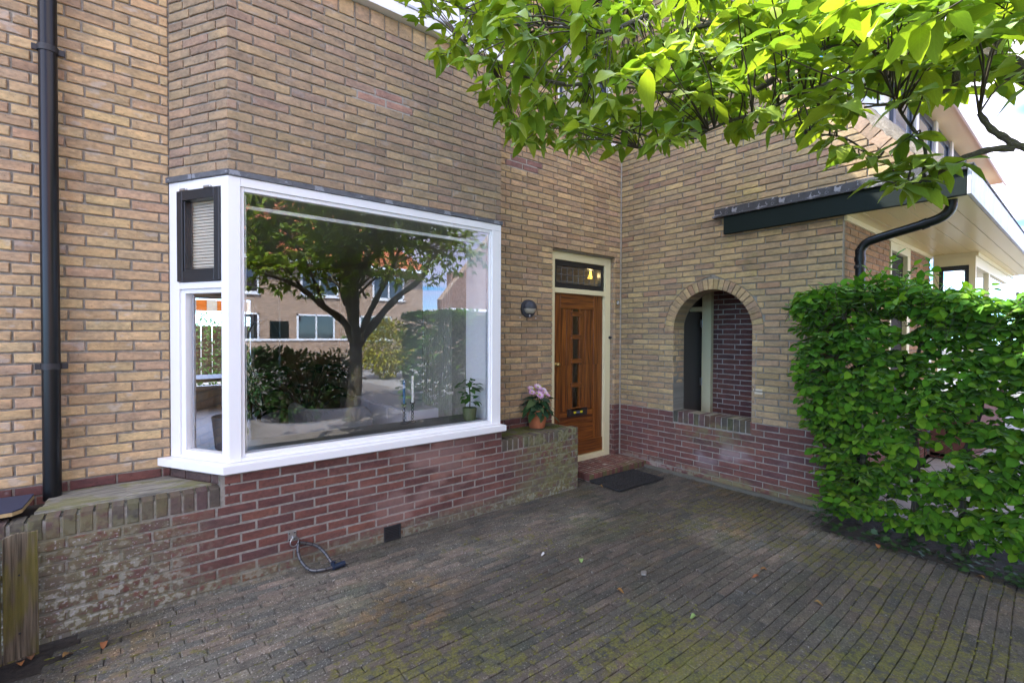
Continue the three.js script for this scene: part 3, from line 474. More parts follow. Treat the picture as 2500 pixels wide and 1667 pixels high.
  const kn = onZ(1358, 890, lf); mesh('door_knob', [lathe([[0, 0.055], [0.02, 0.05], [0.026, 0.038], [0.02, 0.024], [0.01, 0.018], [0.01, 0.004], [0.024, 0.002], [0.026, 0]], 20).rotateX(Math.PI / 2).translate(Math.max(kn.x, L + 0.05), kn.y, lf)], M.brass, d);
  const bl = onZ(1489, 824, n); mesh('doorbell', [lathe([[0, 0.03], [0.012, 0.028], [0.018, 0.012], [0.018, 0]], 16).rotateX(Math.PI / 2).translate(-0.125, bl.y, n)], M.iron, d);
  mesh('threshold_edge', [B(DOOR.l, DOOR.r - 0.002, 0.0, 0.058, -0.2, n - 0.004, 0.002)], M.mortarLight, d);
}
// upper window beside the corner
{
  const w = new THREE.Group(); w.name = 'upper_window'; house.add(w);
  const B = (s0, s1, y0, y1, n0, n1, r) => bxF(FRONT, s0, s1, y0, y1, n0, n1, r);
  mesh('window_frame', [B(UW.l, UW.l + 0.06, UW.b, UW.t, -0.15, -0.04), B(UW.r - 0.06, UW.r, UW.b, UW.t, -0.15, -0.04), B(UW.l + 0.06, UW.r - 0.06, UW.t - 0.06, UW.t, -0.15, -0.04), B(UW.l + 0.06, UW.r - 0.06, UW.b, UW.b + 0.05, -0.15, -0.04)], M.white, w);
  mesh('window_sill', [B(UW.l - 0.02, UW.r + 0.02, UW.b - 0.035, UW.b + 0.005, -0.06, 0.05)], M.white, w);
  mesh('sash', [B(UW.l + 0.06, UW.l + 0.12, UW.b + 0.05, UW.t - 0.06, -0.12, -0.055), B(UW.r - 0.12, UW.r - 0.06, UW.b + 0.05, UW.t - 0.06, -0.12, -0.055), B(UW.l + 0.12, UW.r - 0.12, UW.t - 0.12, UW.t - 0.06, -0.12, -0.055), B(UW.l + 0.12, UW.r - 0.12, UW.b + 0.05, UW.b + 0.11, -0.12, -0.055)], M.navy, w);
  mesh('window_pane', new THREE.PlaneGeometry(UW.r - UW.l - 0.24, UW.t - UW.b - 0.23).translate((UW.l + UW.r) / 2, (UW.b + UW.t) / 2, -0.085), M.glass, w);
  mesh('blind', [B(UW.l + 0.1, UW.r - 0.1, UW.b + 0.08, UW.t - 0.08, -0.14, -0.132, 0)], std({ color: lin(0.5, 0.49, 0.44), roughness: 0.9 }), w);
}
// step at the door: bricks on edge, long side towards the door
{
  const list = [], X0 = -0.985, X1 = -0.004;
  const STEP = { p: (s, t, n) => V(s, 0.07 + n, -t) };
  for (let i = 0, x = X0; x < X1 - 0.02; i++, x += 0.0613) {
    let z = 0.395; const first = i % 2 ? 0.21 : 0.105;
    for (let k = 0, l = first; z > -0.06; k++, l = 0.21) { const z1 = Math.max(z - l, -0.066); list.push({ q: [[x + 0.004, -z], [x + 0.0573, -z], [x + 0.0573, -(z1 + 0.007)], [x + 0.004, -(z1 + 0.007)]], tone: mixTone(RED), n: rr(-0.001, 0.001) }); z = z1; }
  }
  const st = brickWall('door_step', house, STEP, list, [X0 - 0.01, 0.01, -0.41, 0.08], [bx(X0 + 0.014, -0.001, -0.02, 0.0678, -0.066, 0.388, 0)], { res: 300, mortar: M.mortarLight, geo: { back: 0.069, rag: 0.0008, proud: 0.001 },
    stain: (s, t, o) => { const z = -t, m = sstep(0.24, 0.40, z + 0.2 * (fbm(s * 8, z * 8, 3) - 0.5)) * sstep(0.35, 0.6, fbm(s * 20, z * 20, 3)); o[0] = lerp(o[0], 0.115, m * 0.8); o[1] = lerp(o[1], 0.11, m * 0.8); o[2] = lerp(o[2], 0.04, m * 0.8); } });
}
// roof over the house, room shell
{
  M.tile = std({ map: rep(dataTex(512, 512, (u, v, o) => { const k = hsh(Math.floor(u * 20), Math.floor(v * 14)), g = tfbm(u, v, 20, 4); o[0] = (0.34 + 0.1 * k) * (0.7 + 0.5 * g); o[1] = (0.10 + 0.04 * k) * (0.7 + 0.5 * g); o[2] = (0.055 + 0.02 * k) * (0.7 + 0.5 * g); }), 4), roughness: 0.9 });
  const roof = (x0, x1) => { const g = new THREE.ExtrudeGeometry(new THREE.Shape([[0.38, 5.9], [-4.5, 10.1], [-9.4, 5.9], [-9.4, 5.7], [-4.5, 9.8], [0.38, 5.72]].map((p) => new THREE.Vector2(-p[0], p[1]))), { depth: x1 - x0, bevelEnabled: false }); g.rotateY(Math.PI / 2); return g.translate(x0, 0, 0); };
  const rf = mesh('roof', [roof(-14, 0.0)], M.tile, house);
  mesh('eaves_gutter', [bx(-14, -0.02, 5.74, 5.86, 0.22, 0.379)], M.white, rf);
  mesh('party_wall', [bx(-14.2, -14, 0, 5.8, -9, 0, 0), bx(-0.02, 0.0, -0.02, 5.8, -9, -0.26, 0)], M.mortar, house);
  M.inner = std({ color: lin(0.11, 0.095, 0.08), roughness: 0.9 });
  mesh('room_floor', [bx(-6.5, -2.0, 0.0, 0.1, -7.3, 0.0, 0)], M.floorWood, house);
  mesh('room_ceiling', [bx(-6.6, -0.05, 2.6, 2.75, -7.4, -0.26, 0), new THREE.ExtrudeGeometry(new THREE.Shape([[-4.5, 0.3], [-4.5, 0.02], [-4.26, -0.39], [-2.3, -0.39], [-2.3, 0.3]].map((p) => new THREE.Vector2(...p))), { depth: 0.018, bevelEnabled: false }).rotateX(-Math.PI / 2).translate(0, 2.532, 0)], M.ceiling, house);
  mesh('room_wall', [bx(-6.62, -6.5, 0, 2.6, -7.3, -0.26, 0)], M.inner, house);
  mesh('room_wall', [bx(-2.1, -2.0, 0, 2.6, -7.3, -0.26, 0)], M.plaster, house);
  mesh('room_wall', [shapeGeo(frameOf(0, -7.3, 1, 0), [[-6.5, 0], [-0.05, 0], [-0.05, 2.6], [-6.5, 2.6]], [q4(-4.35, -2.75, 0.45, 2.3)], -0.15, 0)], M.inner, house);
  mesh('room_window_frame', [bx(-4.35, -2.75, 2.24, 2.3, -7.4, -7.3), bx(-4.35, -2.75, 0.45, 0.52, -7.4, -7.3), bx(-4.35, -4.29, 0.52, 2.24, -7.4, -7.3), bx(-2.81, -2.75, 0.52, 2.24, -7.4, -7.3), bx(-3.28, -3.2, 0.52, 2.24, -7.4, -7.3), bx(-3.2, -2.81, 1.9, 1.96, -7.4, -7.3)], M.white, house);
  mesh('room_wall', [bx(-3.0, -2.1, 0, 2.6, -4.1, -4.0, 0), bx(-6.5, -4.9, 0, 2.6, -4.1, -4.0, 0), bx(-4.9, -3.0, 2.25, 2.6, -4.1, -4.0, 0)], std({ color: lin(0.16, 0.11, 0.08), roughness: 0.7 }), house);
  mesh('hall_wall', [bx(-2.0, -0.02, 0, 0.05, -4, -0.26, 0), bx(-2.0, -0.02, 0, 2.6, -4.1, -4, 0)], std({ color: lin(0.3, 0.24, 0.16), roughness: 0.9 }), house);
  mesh('back_wall', [bx(-14, -6.6, 0, 5.8, -9, -8.9, 0), bx(-14, 0, 2.75, 5.75, -7.5, -7.4, 0)], M.mortar, house);
}
// ---------- neighbouring house: gable wall with arch, canopy, dormer ----------
const nb = thing('neighbouring_house', 'tan brick neighbouring house with round arched opening, dark green canopy beam and white dormer', 'house');
const ARC = { c: 1.179, y: 1.604, r: 0.436, o: 0.545, l: 0.743, rt: 1.615, sill: 0.71 };
const vergeY = (z) => 6.45 - 1.216 * z;
{
  const keep = (b, out) => {
    let [s0, s1, y0, y1] = [b.q[0][0], b.q[1][0], b.q[0][1], b.q[2][1]]; const ym = (y0 + y1) / 2;
    if (ym < 2.66 && s0 > 2.365) return;
    if (ym < 2.66) s1 = Math.min(s1, 2.372);
    // sloping verge: cut the right end
    const zc = (y) => (6.45 - 0.13 - y) / 1.216; let rt0 = Math.min(s1, zc(y0)), rt1 = Math.min(s1, zc(y1)); if (rt1 - s0 < 0.02) return;
    const parts = [];
    const push = (a0, a1, c0, c1) => { if (Math.min(c0 - a0, c1 - a1) > 0.012) parts.push([[a0, y0], [c0, y0], [c1, y1], [a1, y1]]); };
    if (ym > 0.60 && ym < ARC.y) { const l = ym < ARC.sill ? ARC.l : ARC.l, r = ARC.rt; if (s1 > l && s0 < r) { if (s0 < l - 0.02) push(s0, s0, l - 0.001, l - 0.001); if (s1 > r + 0.02) push(r + 0.001, r + 0.001, rt0, rt1); } else push(s0, s0, rt0, rt1); }
    else if (ym >= ARC.y && ym < ARC.y + ARC.o + 0.04) {
      const hw = (y) => Math.sqrt(Math.max(0, (ARC.o + 0.008) ** 2 - (y - ARC.y) ** 2)), h0 = hw(y0), h1 = hw(y1), hm = Math.max(h0, h1);
      if (hm < 0.01 || s1 < ARC.c - hm || s0 > ARC.c + hm) push(s0, s0, rt0, rt1);
      else { push(s0, s0, Math.min(s1, ARC.c - h0), Math.min(s1, ARC.c - h1)); push(Math.max(s0, ARC.c + h0), Math.max(s0, ARC.c + h1), rt0, rt1); }
    } else push(s0, s0, rt0, rt1);
    for (const q of parts) out.push({ q, tone: b.tone });
  };
  const br = courses({ s0: 0.012, s1: 3.08, y0: 0.0075, rows: 92, anchor: 0, a: 0.115, b: 0.19, tone: (s, y) => (y < 0.69 ? mixTone(RED) : mixTone(OLI)), keep });
  const n = 27, jw = 0.006;
  for (let i = 0; i < n; i++) { const a0 = Math.PI * i / n + jw / ARC.r / 2, a1 = Math.PI * (i + 1) / n - jw / ARC.r / 2, P = (r, a) => [ARC.c + r * Math.cos(a), ARC.y + r * Math.sin(a)]; const q = [P(ARC.r, a0), P(ARC.o, a0 - 0.001), P(ARC.o, a1 + 0.001), P(ARC.r, a1)]; q.turned = true; br.push({ q, tone: mixTone(OLI), n: 0.002, back: 0.21 }); }
  for (let z = ARC.l + 0.005; z < ARC.rt - 0.04; z += 0.0625) br.push({ q: q4(z + 0.005, z + 0.0575, 0.584, 0.704 + rr(-0.003, 0.003)), tone: [0.075, 0.055, 0.04].map((c) => c * rr(0.7, 1.3)), n: 0.004, back: 0.2 });
  // bricks laid along the verge
  { const dz = 1 / Math.hypot(1, 1.216), dy = -1.216 * dz; for (let t = 0.0; t < 4.75; t += 0.112) { const z0 = 0.0 + t * dz, y0 = 6.45 - 0.02 + t * dy, P = (l, d) => [z0 + l * dz - d * 1.216 * dz, y0 + l * dy - d * dz]; if (z0 + 0.1 * dz > 3.05) break; const q = [P(0, 0.1), P(0.102, 0.1), P(0.102, 0), P(0, 0)]; q.turned = true; br.push({ q, tone: mixTone(TAN), n: 0.003 }); } }
  const stain = (s, y, o) => {
    const n1 = fbm(s * 3.5 + 40, y * 5, 4), n2 = fbm(s * 26, y * 30, 3);
    const low = sstep(0.16, 0.05, y + 0.04 * (n2 - 0.5)), under = Math.exp(-((s - 1.2) ** 2) / 0.10) * sstep(0.30, 0.5, y) * sstep(0.68, 0.6, y);
    const g = clamp((low * 0.95 + under * 0.8) * sstep(0.34, 0.62, n1 * 0.5 + n2 * 0.5) * 1.2);
    o[0] = lerp(o[0], 0.17, g * 0.8); o[1] = lerp(o[1], 0.16, g * 0.8); o[2] = lerp(o[2], 0.075, g * 0.8);
    const salt = 0.6 * clamp(Math.exp(-((y - 0.3) ** 2) / 0.02) * sstep(0.6, 1.1, s) * sstep(2.1, 1.6, s) * sstep(0.45, 0.7, n1) + sstep(0.13, 0.07, y) * sstep(1.4, 0.3, s) * sstep(0.4, 0.62, n2));
    o[0] = lerp(o[0], 0.46, salt * 0.6); o[1] = lerp(o[1], 0.40, salt * 0.6); o[2] = lerp(o[2], 0.40, salt * 0.6);
    const gr = sstep(0.62, 0.78, fbm(s * 5 + 7, y * 4, 3)) * sstep(0.7, 1.3, s) * sstep(0.62, 0.9, y) * 0.35; o[0] = lerp(o[0], o[0] * 0.8, gr); o[2] = lerp(o[2], o[2] * 0.55, gr);
    // limewash left where an old fixture was
    if (y > 0.985 && y < 1.035 && s > 1.63 && s < 1.72) { o[0] = 0.52; o[1] = 0.46; o[2] = 0.36; }
  };
  const hole = new THREE.Path(); hole.isPath = true; hole.moveTo(ARC.l + 0.003, 0.705); hole.lineTo(ARC.rt - 0.003, 0.705); hole.lineTo(ARC.rt - 0.003, ARC.y); hole.absarc(ARC.c, ARC.y, ARC.r + 0.003, 0, Math.PI, false); hole.lineTo(ARC.l + 0.003, 0.705);
  const core = shapeGeo(SIDE, [[0.002, -0.05], [2.368, -0.05], [2.368, 2.64], [3.04, 2.64], [3.04, vergeY(3.04) - 0.03], [0.002, 6.41]], [hole], -0.22, -0.010);
  const wl = brickWall('gable_wall', nb, SIDE, br, [0, 3.08, 0, 6.46], [core], { res: 317, stain, mortar: std({ map: (() => { const t = clayTexture([], [0, 3.08, 0, 6.46], 160, (s, y, o) => { const g = 0.72 + 0.56 * fbm(s * 60, y * 60, 3), w = y < 0.72 ? 1.4 : 1; o[0] = 0.23 * g * w; o[1] = 0.215 * g * w; o[2] = 0.18 * g * w; if (y < 0.75) stain(s, y, o); }, 0); return t; })(), roughness: 1, bumpMap: rep(sandT, 0.25), bumpScale: 0.004 }), geo: { back: 0.03 } });
  // inner faces of the opening
  const RL = frameOf(0.0, ARC.l, 1, 0), rb = courses({ s0: 0.004, s1: 0.22, y0: 0.6950, rows: 15, anchor: 0, a: 0.105, b: 0.055, tone: () => mixTone(YEL) });
  brickWall('arch_reveal', nb, RL, rb, [0, 0.23, 0.6, 1.7], [bxF(RL, 0.012, 0.22, 0.69, ARC.y, -0.05, -0.006, 0)], { res: 380 });
  const RR2 = frameOf(0.22, ARC.rt, -1, 0), rb2 = courses({ s0: 0.0, s1: 0.2195, y0: 0.6950, rows: 15, anchor: 0, a: 0.105, b: 0.055, tone: () => mixTone(TAN) });
  brickWall('arch_reveal', nb, RR2, rb2, [0, 0.23, 0.6, 1.7], [bxF(RR2, 0.0, 0.2145, 0.69, ARC.y, -0.05, -0.006, 0)], { res: 200 });
  mesh('arch_sill_bed', [bx(0.007, 0.22, 0.572, 0.695, ARC.l, ARC.rt, 0.004)], M.mortarLight, nb);
  mesh('corner_edge', [bx(0.0, 0.045, 0, 2.585, 2.368, 2.374, 0)], M.mortar, nb);
  // porch behind the arch
  const bX = 1.05, onXb = (x, y) => { const q = ray(x, y); return CAM.clone().addScaledVector(q, (bX - CAM.x) / q.x); };
  const PW0 = onXb(1719, 900).z, PW1 = onXb(1741, 900).z, tb = onXb(1713, 755).y, BACK = frameOf(bX, 0, 0, 1);
  const pr = courses({ s0: PW1, s1: 2.3, y0: 0.0075, rows: 40, anchor: 0, a: 0.05, b: 0.12, tone: () => mixTone(RED) });
  brickWall('porch_wall', nb, BACK, pr, [PW1 - 0.01, 2.32, 0, 2.55], [bxF(BACK, PW1, 2.3, 0, 2.5, -0.1, -0.006, 0)], { res: 260, mortar: M.mortarLight });
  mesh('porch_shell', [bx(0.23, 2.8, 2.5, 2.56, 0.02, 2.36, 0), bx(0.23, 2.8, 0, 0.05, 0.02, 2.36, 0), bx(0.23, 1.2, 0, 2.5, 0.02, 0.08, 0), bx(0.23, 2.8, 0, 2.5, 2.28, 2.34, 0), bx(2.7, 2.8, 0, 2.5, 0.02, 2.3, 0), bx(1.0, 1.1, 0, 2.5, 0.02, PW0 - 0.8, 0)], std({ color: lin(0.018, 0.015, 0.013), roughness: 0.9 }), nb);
  const fr = mesh('porch_door_frame', [bx(bX - 0.06, bX + 0.05, 0.05, 2.5, PW0, PW1), bx(bX - 0.05, bX + 0.05, tb - 0.03, tb + 0.03, PW0 - 0.8, PW0), bx(bX - 0.05, bX + 0.05, 2.42, 2.5, PW0 - 0.8, PW0)], M.cream, nb);
  for (const py of [790, 930]) { const p = onXb(1716, py); mesh('hinge', bx(bX - 0.075, bX - 0.05, p.y - 0.05, p.y + 0.05, PW0 - 0.02, PW0 + 0.012, 0.004), M.steel, fr); }
  // footing strip
  mesh('footing', [bx(-0.055, -0.006, -0.04, 0.03, 0.40, 2.36, 0.01)], std({ map: rep(tint([0.13, 0.125, 0.1], 0.3, 12), 0.5), roughness: 1, bumpMap: rep(sandT, 0.2), bumpScale: 0.006 }), nb);
  // rough mortar on the verge
  const vg = new THREE.BufferGeometry(), vp = [], vi = [], N = 150; for (let i = 0; i <= N; i++) { const t = i / N, z = lerp(0, 3.06, t); for (let k = 0; k < 5; k++) { const x = [0.0, -0.012, -0.004, 0.06, 0.2][k], h = [-0.03, 0.015, 0.075, 0.10, 0.10][k], r = 0.018 * (fbm(z * 30 + k * 9, k * 3, 3) - 0.5) * 2; vp.push(x + r * 0.6, vergeY(z) + h + r, z + r * 0.5); } }
  for (let i = 0; i < N; i++) for (let k = 0; k < 4; k++) { const a = i * 5 + k; vi.push(a, a + 1, a + 6, a, a + 6, a + 5); } vg.setAttribute('position', new THREE.Float32BufferAttribute(vp, 3)); vg.setIndex(vi); vg.computeVertexNormals(); uvMetres(vg);
  mesh('verge_mortar', vg, std({ map: rep(tint([0.36, 0.31, 0.25], 0.4, 24), 0.3), roughness: 1, bumpMap: rep(sandT, 0.12), bumpScale: 0.01, side: THREE.DoubleSide }), nb);
}
// roof, canopy, gutter
{
  const rg = new THREE.ExtrudeGeometry(new THREE.Shape([[3.1, vergeY(3.1) + 0.08], [-0.4, 6.94], [-4.2, 2.8], [-4.2, 2.7], [-0.4, 6.8], [3.06, vergeY(3.06) - 0.02]].map((p) => new THREE.Vector2(-p[0], p[1]))), { depth: 8, bevelEnabled: false }).rotateY(Math.PI / 2).translate(0.06, 0, 0);
  mesh('roof', rg, M.tile, nb);
  mesh('canopy_beam', bx(-0.045, -0.004, 2.588, 2.765, 1.335, 3.148, 0.004), M.green, nb);
  const fl = []; for (let z = 1.22; z < 3.1; z += 0.31) fl.push(bx(-0.012 - rr(0, 0.004), -0.002, 2.78, 2.865 + rr(-0.008, 0.006), z, Math.min(3.14, z + 0.315), 0.003), bx(-0.065, -0.004, 2.766, 2.782 + rr(0, 0.004), z, Math.min(3.15, z + 0.315), 0.004));
  mesh('beam_flashing', fl, M.leadDark, nb);
  const sf = mesh('soffit', bx(0.0, 7, 2.604, 2.62, 2.37, 3.15, 0), M.cream, nb);
  for (let i = 0; i < 6; i++) { const z0 = 2.378 + i * 0.1285; mesh('soffit_board', bx(-0.003, 7, 2.59, 2.603, z0 + 0.0025, z0 + 0.126, 0.002), phy({ color: lin(0.70, 0.59, 0.28), roughness: 0.38, clearcoat: 0.15, clearcoatRoughness: 0.12 }), sf); }
  mesh('gutter', [bx(-0.046, 7, 2.588, 2.795, 3.150, 3.175, 0.004)], std({ map: rep(tint([0.5, 0.52, 0.58], 0.3, 8), 0.5), roughness: 0.45, metalness: 0.3 }), nb);
  mesh('gutter_rim', [bx(-0.05, 7, 2.796, 2.812, 3.06, 3.185, 0.005)], M.leadDark, nb);
  mesh('canopy_deck', [bx(-0.004, 7, 2.70, 2.76, 2.37, 3.149, 0)], M.leadDark, nb);
  // front of the neighbour's house under the canopy
  const NF = frameOf(0, 2.375, 1, 0), keep = (b, out) => { let [s0, s1, y0, y1] = [b.q[0][0], b.q[1][0], b.q[0][1], b.q[2][1]]; if (s1 > 1.42 && s0 < 2.24) { if (s0 < 1.40) out.push({ q: q4(s0, 1.419, y0, y1), tone: b.tone }); if (s1 > 2.26) out.push({ q: q4(2.241, s1, y0, y1), tone: b.tone }); return; } out.push(b); };
  const br = courses({ s0: 0.046, s1: 3.3, y0: 0.0075, rows: 41, anchor: 0, a: 0.09, b: 0.17, tone: yTone([[0.36, 0.22, 0.12, 4], [0.32, 0.19, 0.11, 3]]), keep });
  brickWall('porch_front_wall', nb, NF, br, [0, 3.32, 0, 2.6], [bxF(NF, 0.046, 1.42, 0, 2.588, -0.1, -0.008, 0), bxF(NF, 2.24, 3.3, 0, 2.588, -0.1, -0.008, 0), bxF(NF, 1.42, 2.24, 0, 0.7, -0.1, -0.01, 0)], { res: 230 });
  const w = new THREE.Group(); w.name = 'porch_window'; nb.add(w);
  mesh('window_frame', [bxF(NF, 1.42, 2.24, 2.46, 2.588, -0.1, 0.01), bxF(NF, 2.12, 2.24, 0.7, 2.46, -0.1, 0.01), bxF(NF, 1.42, 1.47, 0.7, 2.46, -0.1, 0.01)], M.cream, w);
  mesh('window_pane', new THREE.PlaneGeometry(0.66, 1.76).translate(1.795, 1.58, 2.33), M.glass, w);
  mesh('wall_trim', [bx(0.0, 3.3, 2.545, 2.59, 2.376, 2.40), bx(3.3, 3.324, 2.545, 2.59, 2.40, 2.80), bx(3.3, 7, 2.545, 2.59, 2.80, 2.825)], M.cream, nb);
  const b2 = new THREE.Group(); b2.name = 'porch_bay'; nb.add(b2);
  mesh('bay_frame', [bx(3.30, 3.36, 0.7, 2.544, 2.40, 2.46), bx(3.30, 3.36, 0.7, 2.544, 2.74, 2.80), bx(3.30, 3.36, 2.44, 2.544, 2.46, 2.74), bx(3.36, 6.5, 2.42, 2.544, 2.74, 2.80), bx(3.30, 3.36, 1.2, 1.26, 2.46, 2.74), bx(4.4, 4.5, 0.7, 2.42, 2.74, 2.80)], M.cream, b2);
  mesh('bay_sash', [bx(3.31, 3.35, 2.38, 2.44, 2.46, 2.74), bx(3.31, 3.35, 1.26, 2.38, 2.46, 2.50), bx(3.31, 3.35, 1.26, 2.38, 2.70, 2.74)], M.black, b2);
  mesh('bay_pane', [new THREE.PlaneGeometry(0.26, 1.2).rotateY(-Math.PI / 2).translate(3.33, 1.82, 2.6), new THREE.PlaneGeometry(3.1, 1.72).translate(4.95, 1.56, 2.77)], M.glass, b2);
  mesh('bay_plinth', [bx(3.3, 6.5, 0, 0.7, 2.40, 2.80, 0)], std({ color: lin(0.12, 0.05, 0.04), roughness: 0.9 }), b2);
  mesh('inner_wall', [bx(0.5, 7, 0, 2.58, 0.3, 0.35, 0), bx(3.3, 7, 0.02, 0.06, 0.4, 2.7, 0)], std({ color: lin(0.2, 0.17, 0.14), roughness: 0.9 }), nb);
}
// dormer
{
  const d = new THREE.Group(); d.name = 'dormer'; nb.add(d);
  const ck = new THREE.Shape([[-2.6, vergeY(2.6)], [-2.6, 3.86], [-(6.45 - 3.86) / 1.216, 3.86]].map((p) => new THREE.Vector2(...p)));
  mesh('dormer_body', new THREE.ExtrudeGeometry(ck, { depth: 5, bevelEnabled: false }).rotateY(Math.PI / 2).translate(0.2, 0, 0), M.white, d);
  for (let k = 0; k < 5; k++) { const y0 = 3.3 + k * 0.112, z1 = Math.max((6.45 - y0) / 1.216, 2.1); mesh('siding_board', bx(0.176, 0.198, y0, y0 + 0.106, Math.max(2.13, (6.45 - y0 - 0.11) / 1.216 - 0.02), 2.598, 0.004), M.white, d); }
  mesh('dormer_roof', bx(0.0, 5.4, 3.862, 3.93, 2.0, 2.84, 0.004), M.cream, d);
  mesh('dormer_fascia', [bx(-0.03, 5.4, 3.80, 3.95, 2.842, 2.862, 0.003), bx(-0.03, -0.005, 3.80, 3.95, 2.0, 2.84, 0.003)], M.white, d);
  mesh('dormer_soffit', bx(0.0, 5.4, 3.845, 3.860, 2.62, 2.84, 0), M.cream, d);
  for (let k = 0; k < 5; k++) { const x0 = 0.34 + k * 0.85, wv = new THREE.Group(); wv.name = 'dormer_window'; d.add(wv); mesh('sash', [bx(x0, x0 + 0.07, 3.3, 3.82, 2.601, 2.63), bx(x0 + 0.62, x0 + 0.69, 3.3, 3.82, 2.601, 2.63), bx(x0 + 0.07, x0 + 0.62, 3.75, 3.82, 2.601, 2.63)], M.navy, wv).name = 'sash'; mesh('mullion', bx(x0 + 0.70, x0 + 0.80, 3.25, 3.84, 2.601, 2.65), M.white, wv); mesh('window_pane', bx(x0 + 0.07, x0 + 0.62, 3.2, 3.75, 2.601, 2.612, 0), phy({ color: lin(0.25, 0.32, 0.42), roughness: 0.05, clearcoat: 1 }), wv); }
}
// ---------- drainpipes, lamp, number, mat, pot, lock and other small things ----------
{
  const p = thing('drainpipe', 'straight black drainpipe with two wall brackets on the tan brick wall', 'drainpipe', null, [-5.125, 0.6, 0.072]);
  mesh('pipe', [new THREE.CylinderGeometry(0.04, 0.04, 5.2, 40, 1, true).translate(0, 2.62, 0), new THREE.CylinderGeometry(0.0435, 0.0435, 0.1, 40, 1, true).translate(0, 3.2, 0)], M.pipe, p);
  for (const y of [0.77, 2.53]) { const yy = y; mesh('bracket', [new THREE.CylinderGeometry(0.0445, 0.0445, 0.034, 36, 1, true).translate(0, yy, 0), bx(0.042, 0.07, yy - 0.017, yy + 0.017, -0.012, 0.004), bx(-0.066, -0.042, yy - 0.017, yy + 0.017, -0.012, 0.004), bx(-0.02, 0.02, yy - 0.012, yy + 0.012, -0.066, -0.04)], M.iron, p); }
}
{
  const p = thing('drainpipe', 'dark swan-neck drainpipe under the canopy gutter, going down behind the hedge', 'drainpipe');
  const a = V(0.075, 2.60, 3.05), e = V(0.10, 2.2, 2.47), pts = [a, V(0.078, 2.53, 3.045), V(0.082, 2.475, 3.0), V(0.085, 2.44, 2.9), V(0.095, 2.37, 2.58), V(0.098, 2.335, 2.50), V(0.1, 2.27, 2.468), e, V(0.1, 1.0, 2.468), V(0.1, 0.02, 2.468)];
  mesh('pipe', tube(pts, 0.036, 120, 18), M.pipe, p);
  mesh('collar', [tube([V(0.1, 2.235, 2.468), V(0.1, 2.195, 2.468)], 0.041, 2, 18), tube([V(0.0845, 2.445, 2.915), V(0.0855, 2.43, 2.87)], 0.0405, 2, 18)], M.pipe, p);
  mesh('bracket', [bx(0.03, 0.07, 2.14, 2.155, 2.46, 2.475), tube([V(0.1, 2.16, 2.468), V(0.1, 2.135, 2.468)], 0.042, 2, 18)], M.iron, p);
}
{
  const c = onZ(1297, 753, 0.06), l = thing('wall_lamp', 'round dark grey wall lamp with half-dome hood beside the front door', 'lamp', null, [c.x, c.y, 0.0]);
  const dk = std({ color: lin(0.035, 0.042, 0.055), roughness: 0.42 });
  mesh('back_plate', [lathe([[0, 0.03], [0.088, 0.03], [0.094, 0.024], [0.094, 0]], 40).rotateX(Math.PI / 2)], dk, l);
  mesh('hood', [new THREE.SphereGeometry(0.087, 32, 16, 0, Math.PI * 2, 0, Math.PI / 2).scale(1, 1, 0.75).translate(0, 0.002, 0.034), new THREE.CircleGeometry(0.087, 32).rotateX(Math.PI / 2).scale(1, 1, 0.75).translate(0, 0.0015, 0.034)], dk, l);
  mesh('lens', [new THREE.SphereGeometry(0.074, 28, 14, 0, Math.PI * 2, Math.PI / 2, Math.PI / 3.0).scale(1, 0.75, 0.74).translate(0, -0.001, 0.034)], std({ color: lin(0.42, 0.40, 0.33), roughness: 0.3 }), l);
  mesh('sensor', [new THREE.SphereGeometry(0.009, 12, 8).translate(0.004, -0.07, 0.031), bx(-0.004, 0.012, -0.086, -0.083, 0.029, 0.032, 0)], M.white, l);
}
{
  const a = onZ(1503.2, 732.5, 0.003), b = onZ(1512.4, 745.5, 0.003);
  const n = thing('house_number', 'small enamel house number plate 69 with brass rim on the brick corner', 'house number', null, [(a.x + b.x) / 2, (a.y + b.y) / 2, 0.002]);
  const w = 0.072, h = 0.075;
  mesh('plate', bx(-w / 2, w / 2, -h / 2, h / 2, 0, 0.006, 0.002), M.brass, n);
  mesh('face', bx(-w / 2 + 0.009, w / 2 - 0.009, -h / 2 + 0.009, h / 2 - 0.009, 0.006, 0.0075, 0), std({ color: lin(0.02, 0.025, 0.028), roughness: 0.35 }), n);
  const { FontLoader } = await import('three/addons/loaders/FontLoader.js'), { TextGeometry } = await import('three/addons/geometries/TextGeometry.js');
  const font = await new FontLoader().loadAsync('fonts/droid/droid_sans_bold.typeface.json');
  const t = new TextGeometry('69', { font, size: 0.040, depth: 0.001, curveSegments: 6 }); t.center(); t.scale(0.78, 1.1, 1); t.translate(0, 0, 0.0082);
  mesh('digits', t, std({ color: lin(0.82, 0.82, 0.8), roughness: 0.4 }), n);
}
